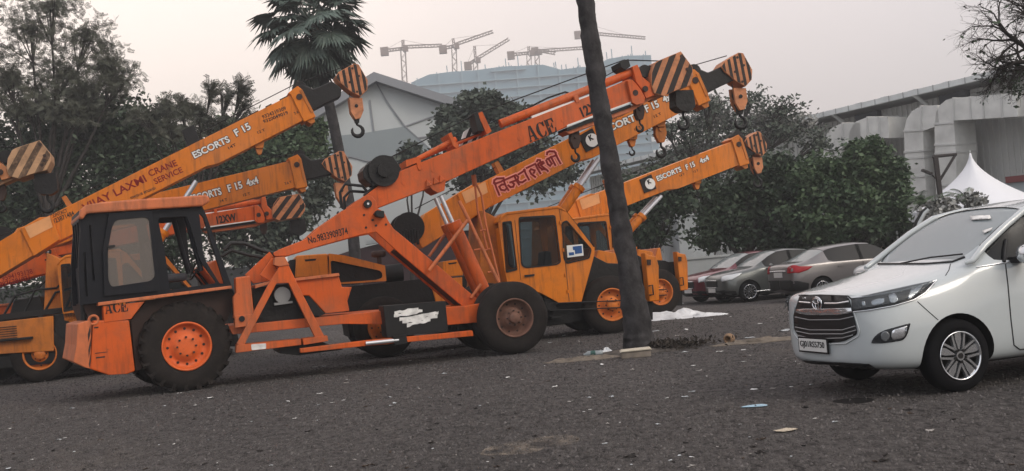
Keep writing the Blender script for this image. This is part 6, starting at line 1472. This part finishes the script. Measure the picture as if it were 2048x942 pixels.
# fan palms
def fan_palm(label, B_, top, trunk, nl, Rl, seed, rt=.20, name='fan_palm', down=True, skirt=True):
    T = thing(name, label, 'palm tree', B_, 0); r_ = random.Random(seed); top = Vector(top)
    tr = MB(); n = len(trunk); tr.tube([tuple(p) for p in trunk], rt if isinstance(rt, list) else [rt * (1.15 - .25 * i / (n - 1)) for i in range(n)], 22); t_ob = tr.build('trunk', PALMB, T)
    from mathutils import noise as mn
    for v in t_ob.data.vertices:
        ax = min(trunk, key=lambda p: abs(p.z - v.co.z)); d_ = Vector((v.co.x - ax.x, v.co.y - ax.y, 0))
        if d_.length > 1e-4: d_.normalize(); v.co += d_ * (.014 * mn.noise(Vector((v.co.x * 5, v.co.y * 5, v.co.z * 3.0))) + .018 * mn.noise(Vector((v.co.x * 14, v.co.y * 14, v.co.z * 11))))
    cr = MB()
    for k in range(nl):
        a = 2.399963 * k + r_.uniform(-.2, .2); el = R(72) - R(142) * (k / (nl - 1)) ** 1.05 + r_.uniform(-.12, .12)
        d = Vector((math.cos(a) * math.cos(el), math.sin(a) * math.cos(el), math.sin(el))); pl = Rl * r_.uniform(.72, 1.0)
        p1 = top + d * pl * .5 + Vector((0, 0, .05)); hub_ = top + d * pl + Vector((0, 0, -.12 * pl)); cr.tube([tuple(top), tuple(p1), tuple(hub_)], [.035, .022, .016], 5, False)
        fd = (d * .75 + Vector((0, 0, -.42))).normalized(); sd_ = fd.cross(Vector((r_.uniform(-.3, .3), r_.uniform(-.3, .3), 1))).normalized(); up = sd_.cross(fd); NB = 30; fr = Rl * r_.uniform(.60, .78)
        prev = None
        for j in range(NB):
            an = R(-125) + R(250) * j / (NB - 1); bd = fd * math.cos(an) + sd_ * math.sin(an) + up * .18 * math.cos(an * 2)
            bd.normalize(); L_ = fr * (1 - .22 * abs(an) / R(125)) * r_.uniform(.88, 1.08); ww = bd.cross(up).normalized() * fr * .075
            b0 = hub_ + bd * .03; mid = hub_ + bd * L_ * .58 + up * .02; tip = hub_ + bd * L_ + Vector((0, 0, -.22 * fr * r_.uniform(.3, 1.2)))
            fold = up * (.012 if j % 2 else -.012)
            cr.add([tuple(b0), tuple(mid - ww + fold), tuple(tip), tuple(mid + ww - fold)], [(0, 1, 2, 3)])
    cr.build('crown', LEAF_P, T)
    if skirt:
        s_ = MB()
        for k in range(60):
            a = r_.random() * 2 * math.pi; z0 = r_.uniform(-.9, -.1); p = top + Vector((math.cos(a) * .15, math.sin(a) * .15, z0)); q = p + Vector((math.cos(a) * r_.uniform(.1, .45), math.sin(a) * r_.uniform(.1, .45), -r_.uniform(.4, .9)))
            s_.tube([tuple(p), tuple((p + q) / 2 + Vector((math.cos(a) * .12, math.sin(a) * .12, 0))), tuple(q)], [.02, .014, .006], 4, False)
        s_.build('dead_fronds', mat('dead_frond', (.09, .065, .05), .9), T)
    return T
PALMB = mat('palm_bark', (.028, .026, .027), .9, var=.7, scale=4.5, dirt=.6, dirtcol=(.085, .08, .08), bump=1.0, bscale=9, stretch=(1, 1, .8))
LEAF_P = foliage('palm_fan_leaves', (.055, .080, .070), (.13, .17, .145), 2.2)
Yp = 38
b_ = W(716, 590, Yp); b_.z = 0; tp = W(622, 44, Yp) - b_; md1 = W(668, 250, Yp) - b_; md2 = W(703, 430, Yp) - b_
fan_palm('tall fan palm with round shaggy crown behind the raised boom', b_, tp, [Vector((0, 0, 0)), Vector((md2.x, 0, md2.z)), Vector((md1.x, 0, md1.z)), Vector((tp.x, 0, tp.z))], 46, 1.5, 4, rt=.19)
# leaning trunk in the foreground
PB = G(1280, 700); Yt = PB.y
def tp_(px, py): q = W(px, py, Yt) - PB; return Vector((q.x, 0, q.z))
pts = [(Vector((0, 0, -.05)), .30), (tp_(1277, 670), .255), (tp_(1267, 600), .215), (tp_(1254, 520), .185), (tp_(1238, 430), .165), (tp_(1221, 330), .155), (tp_(1205, 240), .155), (tp_(1190, 140), .16), (tp_(1178, 60), .155), (tp_(1168, -20), .15), (tp_(1150, -160), .15), (tp_(1118, -620), .15)]
dense = []; rs = []
r_ = random.Random(9)
for (a, ra), (b, rb) in zip(pts, pts[1:]):
    for k in range(8):
        t = k / 8; dense.append(a.lerp(b, t) + Vector((r_.uniform(-.008, .008), 0, 0))); rs.append((ra + (rb - ra) * t) * (1 + .05 * math.sin(len(dense) * 1.7) * r_.random() + r_.uniform(-.025, .025)))
dense.append(pts[-1][0]); rs.append(pts[-1][1])
fan_palm('bare leaning palm trunk standing in front of the crane booms', PB, dense[-1], dense, 26, 1.3, 8, rt=rs, name='palm_tree', skirt=False)

# bare tree reaching in at the top right
Yb = 17; q0 = W(2180, 560, Yb); q0.z = 0
TBt = thing('tree', 'nearly leafless tree reaching in at the top right corner', 'tree', q0, 0)
def bp2(px, py, dy=0): return W(px, py, Yb + dy) - q0
m = MB(); m.tube([(0, 0, 0), tuple(bp2(2165, 400)), tuple(bp2(2130, 200)), tuple(bp2(2100, 110))], [.26, .22, .17, .13], 12); m.build('trunk', BARK, TBt)
m = MB(); r_ = random.Random(21); tips = []
def limb(p, d, L_, r0, depth_):
    n = 5; pts_ = [p]; rr_ = [r0]
    for i in range(n):
        d = (d + Vector((r_.uniform(-.30, .30), r_.uniform(-.3, .3), r_.uniform(-.32, .26)))).normalized(); p = p + d * L_ / n; pts_.append(p.copy()); rr_.append(r0 * (1 - .55 * (i + 1) / n))
        if depth_ > 0 and i > 0:
            for _ in range(2 if r_.random() < .75 else 1):
                sd_ = (d + Vector((r_.uniform(-.9, .9), r_.uniform(-.8, .8), r_.uniform(-.9, .8)))).normalized(); limb(p.copy(), sd_, L_ * r_.uniform(.45, .7), rr_[-1] * .62, depth_ - 1)
    m.tube([tuple(q) for q in pts_], rr_, 5, False); tips.append(pts_[-1])
a = bp2(2105, 120)
for e_, L_ in (((1975, 60), 1.25), ((1990, 100), 1.2), ((2020, 20), 1.1), ((2015, 150), .9), ((2060, 30), .9), ((2080, 180), .6)):
    d = (bp2(*e_) - a); limb(a.copy(), d.normalized(), d.length * .95, .055, 3)
m.build('branches', BARK, TBt)
P_ = np.array([tuple(t) for t in tips]); sel = P_[np.random.default_rng(1).random(len(P_)) < .10]
near = (bp2(2035, 165)); Q_ = np.array(near)[None] + np.random.default_rng(2).normal(size=(110, 3)) * np.array([.12, .2, .16])
leaf_mesh('crown', np.concatenate([sel, Q_]), .09, LEAF_D, TBt, .5, False, .3, 5)

# opened door of the white saloon, its frame standing up behind the people carrier
WM = (Matrix.Translation(WS.location) @ Matrix.Rotation(WS.rotation_euler.z, 4, 'Z')).inverted()
def wsp(px, py): return tuple(WM @ W(px, py, G(1832, 596).y - 1.0))
m = MB(); m.tube([wsp(*q) for q in ((1822, 500), (1830, 470), (1838, 445), (1848, 426), (1856, 419))], .055, 8); od = m.build('open_door_frame', WPAINT, WS)
m = MB(); m.tube([wsp(*q) for q in ((1815, 502), (1824, 470), (1833, 443), (1844, 424), (1853, 417))], .04, 8); m.build('door_rubber', CARBLK, od)

# ------------------------------------------------------------ LITTER
r_ = random.Random(77)
def scrap_mesh(n, seed, m, L=1.0, asp=.6, curl=.2):
    rr = random.Random(seed); N = 9; rim = [(math.cos(2 * math.pi * k / N) * L * rr.uniform(.6, 1.0), math.sin(2 * math.pi * k / N) * L * asp * rr.uniform(.55, 1.0), curl * L * rr.random() ** 1.5) for k in range(N)]
    mid = [(x * .5, y * .5, curl * L * .5 * rr.random()) for x, y, z in rim]
    v = rim + mid + [(0, 0, curl * L * .35 * rr.random())]; f = [(k, (k + 1) % N, N + (k + 1) % N, N + k) for k in range(N)] + [(N + k, N + (k + 1) % N, 2 * N) for k in range(N)]
    me = bpy.data.meshes.new(n); me.from_pydata(v, [], f); me.materials.append(m); me.update(); return me
SC = [scrap_mesh('paper_scrap', k, [PAPER, mat('grubby_scrap', (.30, .28, .26), .9, var=.3, scale=9), mat('pale_wrapper', (.40, .42, .43), .6, var=.3, scale=9)][k % 3], 1, .45 + .1 * (k % 3), .22) for k in range(9)]
def place(name, me, p, s, label, cat, group, rz=None, z=.006):
    o = bpy.data.objects.new(name, me); link(o); o.location = (p.x, p.y, z); o.rotation_euler = (0, 0, r_.uniform(0, 6.28) if rz is None else rz); o.scale = (s, s, s)
    o.modifiers.new('s', 'SOLIDIFY').thickness = .003 / max(s, .01); return tag(o, label, cat, group)
spots = [(420, 797, 12), (249, 814, 7), (560, 748, 5), (630, 735, 6), (695, 760, 7), (648, 733, 5), (1015, 756, 9), (1045, 760, 6), (1100, 686, 7), (1128, 672, 6), (1160, 684, 8), (1310, 663, 9), (1372, 660, 9), (1355, 672, 9), (1420, 640, 7), (1462, 634, 6),
    (1140, 804, 8), (1222, 794, 8), (1204, 730, 8), (1397, 742, 7), (1384, 784, 7), (1508, 780, 9), (1545, 778, 6), (1623, 770, 6), (1280, 782, 4), (1312, 703, 10), (1370, 705, 8), (1350, 695, 8), (1215, 848, 6), (1210, 888, 6), (1630, 838, 5), (1860, 863, 14), (1670, 845, 8), (820, 722, 6), (872, 714, 7), (888, 748, 7), (905, 700, 5),
    (740, 742, 6), (1500, 676, 9), (1520, 648, 6), (1542, 636, 6), (1568, 662, 12), (1440, 704, 8), (115, 838, 6), (118, 880, 6), (64, 920, 5), (710, 920, 5), (780, 795, 6), (665, 806, 5), (285, 843, 4), (16, 938, 6), (20, 858, 4), (1500, 712, 6), (1178, 796, 6), (1110, 774, 7), (1265, 740, 8), (960, 812, 4), (1240, 846, 3), (1330, 826, 3), (1480, 850, 3)]
for i in range(125):
    px, py = r_.uniform(0, 1640), r_.uniform(650, 940)
    if py < 720 - (px - 1000) * .06 or (px < 1300 and py < 790 - (px) * .06): continue
    spots.append((px, py, r_.choice([1.6, 2, 2.6, 3.2, 4, 5, 6.5])))
for i, (px, py, w) in enumerate(spots):
    p = G(px, py); s = 1.25 * w * (p.y / FPX); place('paper_scrap', SC[i % 9], p, s, 'small torn scrap of pale litter lying on the dark ground', 'litter', 'scraps of litter scattered over the yard')
LF = [scrap_mesh('dry_leaf', 30 + k, mat('dry_leaf', (.055, .038, .028), .9, var=.4, scale=9) if k % 2 else mat('black_leaf', (.018, .015, .014), .9), 1, .35, .35) for k in range(5)]
for i in range(120):
    px, py = r_.uniform(0, 2040), r_.uniform(690, 940)
    if (px < 1150 and py < 800 - px * .06) or (px > 1560 and py < 800): continue
    p = G(px, py); place('dry_leaf', LF[i % 5], p, r_.uniform(.018, .05), 'curled dry dark leaf lying on the ground', 'leaf', 'dry leaves scattered over the yard')
# one-off pieces
o = place('plate', scrap_mesh('plate', 50, mat('pale_blue_plastic', (.30, .46, .56), .4), 1, .7, .05), G(1511, 813), .145, 'pale blue disposable plate flattened on the ground', 'plate', None, 0)
o = place('cardboard', scrap_mesh('cardboard', 51, mat('buff_card', (.42, .36, .28), .9, var=.3, scale=6), 1, .5, .12), G(1573, 863), .14, 'crumpled buff card fragment in the open foreground', 'cardboard', None, .2)
# white cloth heap: one rumpled mesh
def heap(px, py, L_, Wd, H, name, label, cat, m, seed, rz=0):
    rr = np.random.default_rng(seed); n = 26; k = 12; xs = np.linspace(-1, 1, n); ys = np.linspace(-1, 1, k); v = []
    ph = rr.uniform(0, 6, 12)
    for y in ys:
        for x in xs:
            e_ = max(0, 1 - abs(x) ** 2.2) * max(0, 1 - abs(y) ** 2); z = H * e_ * (.35 + .65 * abs(math.sin(3.1 * x + ph[0] + 2 * y) * math.cos(4.7 * x * y + ph[1] + 2.5 * x))) + .02 * rr.random() * e_ * 2
            v.append(((x + .08 * math.sin(9 * y + ph[2])) * L_ / 2, (y * (1 - .35 * abs(x)) + .12 * math.sin(7 * x + ph[3])) * Wd / 2, max(.004, z)))
    f = [(j * n + i, j * n + i + 1, (j + 1) * n + i + 1, (j + 1) * n + i) for j in range(k - 1) for i in range(n - 1)]
    mb = MB(); mb.add(v, f, False); o = mb.build(name, m); p = G(px, py); o.location = (p.x, p.y, 0); o.rotation_euler = (0, 0, rz); return tag(o, label, cat)
CLOTH = mat('white_sheeting', (.58, .59, .60), .8, var=.2, scale=3)
heap(1345, 636, 1.9, 1.5, .26, 'sheeting', 'rumpled white sheeting heaped beside the crane nose guards', 'sheeting', CLOTH, 3)
heap(1410, 632, 1.1, .7, .08, 'sheeting', 'flat tail of white sheeting trailing right of the heap', 'sheeting', CLOTH, 4)
heap(1335, 610, 1.0, .8, .20, 'sheeting', 'smaller grey-white heap just behind the sheeting', 'sheeting', mat('grubby_sheeting', (.34, .34, .34), .9), 5)
heap(1268, 706, 1.5, .9, .07, 'soil_mound', 'low mound of dark soil round the foot of the leaning trunk', 'soil', mat('trunk_soil', (.07, .06, .052), .95, var=.5, scale=8), 14)
heap(1165, 720, 1.2, .5, .05, 'dust_pile', 'low ridge of pale dust left of the leaning trunk', 'dust', SAND, 6)
heap(1520, 684, 1.6, .5, .06, 'dust_pile', 'low ridge of pale dust beside the coconut husk', 'dust', SAND, 8)
# bottle
p = G(1188, 713); T = thing('bottle', 'clear crushed plastic bottle with dark label near the trunk', 'bottle', (p.x, p.y, 0), R(-6))
m = MB(); m.tube([(-.17, 0, .045), (-.14, 0, .045), (-.10, 0, .052), (.10, 0, .050), (.13, .0, .044), (.15, 0, .04)], [.016, .018, .048, .046, .044, .03], 14); m.build('bottle_body', glass('bottle_plastic', (.7, .75, .76), (.40, .44, .45), .55, .15, .6), T)
m = MB(); m.tube([(-.05, 0, .051), (.03, 0, .051)], .0495, 14, False); m.build('label_band', mat('bottle_label', (.03, .08, .07), .5), T)
p = G(1212, 708); T = thing('plastic_bag', 'crumpled white plastic bag beside the clear bottle', 'bag', (p.x, p.y, 0)); ob = heap(1212, 708, .34, .26, .10, 'bag_body', None, None, CLOTH, 12); ob.location = (0, 0, 0); ob.parent = T
# polystyrene box lid
p = G(1272, 714); T = thing('foam_box', 'shallow buff foam box lying at the foot of the leaning trunk', 'box', (p.x, p.y, 0), R(-4))
m = MB(); m.box((0, 0, .05), (.46, .30, .10)); m.build('box_body', mat('dirty_foam', (.20, .17, .14), .9, var=.3, scale=6), T, bevel=.01)
m = MB(); m.prism([(-.25, .10), (.25, .11), (.23, .135), (-.22, .125)], -.17, .17); m.build('box_lid', mat('buff_foam', (.50, .45, .36), .9, var=.15, scale=6), T, bevel=.008)
# coconut husk
p = G(1459, 688); m = MB(); pr = [(.001, -.10), (.05, -.095), (.085, -.05), (.095, .0), (.08, .05), (.055, .075), (.05, .06), (.04, .0), (.001, -.03)]; m.lathe(pr, 0, .085, 20)
ob = m.build('coconut_husk', mat('husk', (.24, .155, .095), .9, var=.35, scale=14, bump=.5, bscale=40)); ob.location = (p.x, p.y, 0); ob.rotation_euler = (0, 0, R(150)); tag(ob, 'cut open brown coconut husk on the dusty strip', 'coconut')
# puddle-dark drain plate by the people carrier
tag(flat_patch('oil_stain', [(1655, 803), (1700, 797), (1740, 796), (1752, 800), (1735, 806), (1690, 808)], mat('oil_stain', (.012, .011, .011), .5), .005), kind='structure')
# leaf litter at the foot of the trunk and stones over the ground
n = 900; P_ = np.stack([PB.x + .15 + np.abs(np.random.default_rng(3).normal(size=n)) * .45, PB.y - .25 + np.random.default_rng(4).normal(size=n) * .22, .01 + np.random.default_rng(5).random(n) * .10], -1)
lm = leaf_mesh('leaf_litter', P_, .09, mat('litter_leaves', (.035, .028, .022), .9, var=.5, scale=12), None, .4, False, -.2, 9); tag(lm, kind='stuff')
rg = np.random.default_rng(8); GV = [mat('gravel_dark', (.062, .056, .053), .95, var=.5, scale=3), mat('gravel_mid', (.10, .092, .088), .95, var=.5, scale=3), mat('gravel_pale', (.15, .135, .125), .95, var=.5, scale=3)]
for gi, (N, s0, s1) in enumerate(((30000, .006, .020), (12000, .006, .018), (350, .006, .014))):
    y = 5.2 + 22 * rg.random(N) ** 1.35; x = (rg.random(N) * 1.16 - .60) * y * 1.02; s_ = rg.uniform(s0, s1, N) * (.8 + .035 * y); a = rg.uniform(0, 6.28, N); h = s_ * rg.uniform(.5, 1.1, N)
    c_, d_ = np.cos(a) * s_, np.sin(a) * s_; Z = np.zeros(N); k1 = rg.uniform(.5, 1, N); k2 = rg.uniform(.5, 1, N)
    V = np.stack([np.stack([x + c_, y + d_, Z], -1), np.stack([x - d_ * k1, y + c_ * k1, Z], -1), np.stack([x - c_ * k2, y - d_ * k2, Z], -1), np.stack([x + d_ * k1, y - c_ * k1, Z], -1),
                  np.stack([x + c_ * .45, y + d_ * .45, h], -1), np.stack([x - c_ * .4 * k2, y - d_ * .4, h * k2], -1)], 1).reshape(-1, 3)
    base = (np.arange(N) * 6)[:, None]; T3 = np.array([[0, 1, 4], [1, 5, 4], [1, 2, 5], [2, 3, 5], [3, 4, 5], [3, 0, 4]]); Fi = (base[:, None, :] * 0 + base[:, :, None] + T3[None]).reshape(-1, 3)
    me = bpy.data.meshes.new('gravel'); me.vertices.add(len(V)); me.vertices.foreach_set('co', V.astype(np.float32).ravel()); me.loops.add(len(Fi) * 3); me.loops.foreach_set('vertex_index', Fi.astype(np.int32).ravel())
    me.polygons.add(len(Fi)); me.polygons.foreach_set('loop_start', np.arange(0, len(Fi) * 3, 3, dtype=np.int32)); me.polygons.foreach_set('loop_total', np.full(len(Fi), 3, dtype=np.int32)); me.materials.append(GV[gi]); me.update(calc_edges=True)
    tag(link(bpy.data.objects.new('gravel', me)), kind='stuff')

# ------------------------------------------------------------ HAZE
hz = MB(); hz.box((0, 420, 64.5), (1420, 980, 131)); ho = hz.build('haze', BLACK); tag(ho, kind='stuff')
hm = bpy.data.materials.new('haze_air'); hm.use_nodes = True; nt = hm.node_tree; nt.nodes.clear()
pv = nt.nodes.new('ShaderNodeVolumePrincipled'); pv.inputs['Color'].default_value = (.97, .985, 1.0, 1); pv.inputs['Density'].default_value = .0015; pv.inputs['Anisotropy'].default_value = .3
ou = nt.nodes.new('ShaderNodeOutputMaterial'); nt.links.new(pv.outputs[0], ou.inputs['Volume']); ho.data.materials.clear(); ho.data.materials.append(hm)

# ------------------------------------------------------------ pieces of one kind become parts of their own
SPLIT = {'bare_panel', 'gutter_joint', 'valve_block', 'door_seam', 'nose_handle', 'grease_lump', 'rebar', 'wheel_nut', 'boss', 'top_bracket', 'rope_guide', 'extension_cylinder', 'bracket_pin', 'sheave', 'lift_rod', 'lift_cylinder', 'stay_rod', 'boom_support_arm', 'wear_strip', 'head_pin', 'pivot_bracket', 'rod_clamp',
         'lower_rail', 'pillar', 'vertical_pipe', 'joint_hose', 'hose', 'door_hinge', 'guard_rail', 'step', 'cheek_plate', 'rope_fall', 'door_handle', 'hook_lug', 'spare', 'hood_mesh', 'cab_end', 'steering_rod', 'wire_rope', 'bolt_heads', 'number_plate', 'tool_box', 'air_filter', 'collar_rib', 'hazard_marks'}
def split_parts():
    for o in list(bpy.data.objects):
        if o.type != 'MESH' or o.name.split('.')[0] not in SPLIT: continue
        me = o.data; n = len(me.vertices); par = list(range(n))
        def find(a):
            while par[a] != a: par[a] = par[par[a]]; a = par[a]
            return a
        key = {}
        for v in me.vertices:
            k = (round(v.co.x, 4), round(v.co.y, 4), round(v.co.z, 4))
            if k in key: par[find(v.index)] = find(key[k])
            else: key[k] = v.index
        for p in me.polygons:
            a = find(p.vertices[0])
            for b in p.vertices[1:]: par[find(b)] = a
        comps = {}
        for p in me.polygons: comps.setdefault(find(p.vertices[0]), []).append(p)
        if len(comps) < 2 or len(comps) > 90: continue
        base = o.name.split('.')[0]; kids = list(o.children); first = None
        for fs in comps.values():
            mp = {}; vs_ = []
            for p in fs:
                for v in p.vertices:
                    if v not in mp: mp[v] = len(vs_); vs_.append(me.vertices[v].co.copy())
            m2 = bpy.data.meshes.new(base); m2.from_pydata(vs_, [], [tuple(mp[v] for v in p.vertices) for p in fs]); m2.polygons.foreach_set('use_smooth', [p.use_smooth for p in fs])
            for mm in me.materials: m2.materials.append(mm)
            if first is None: first = m2; continue
            c = o.copy(); c.data = m2; link(c)
        o.data = first
split_parts()
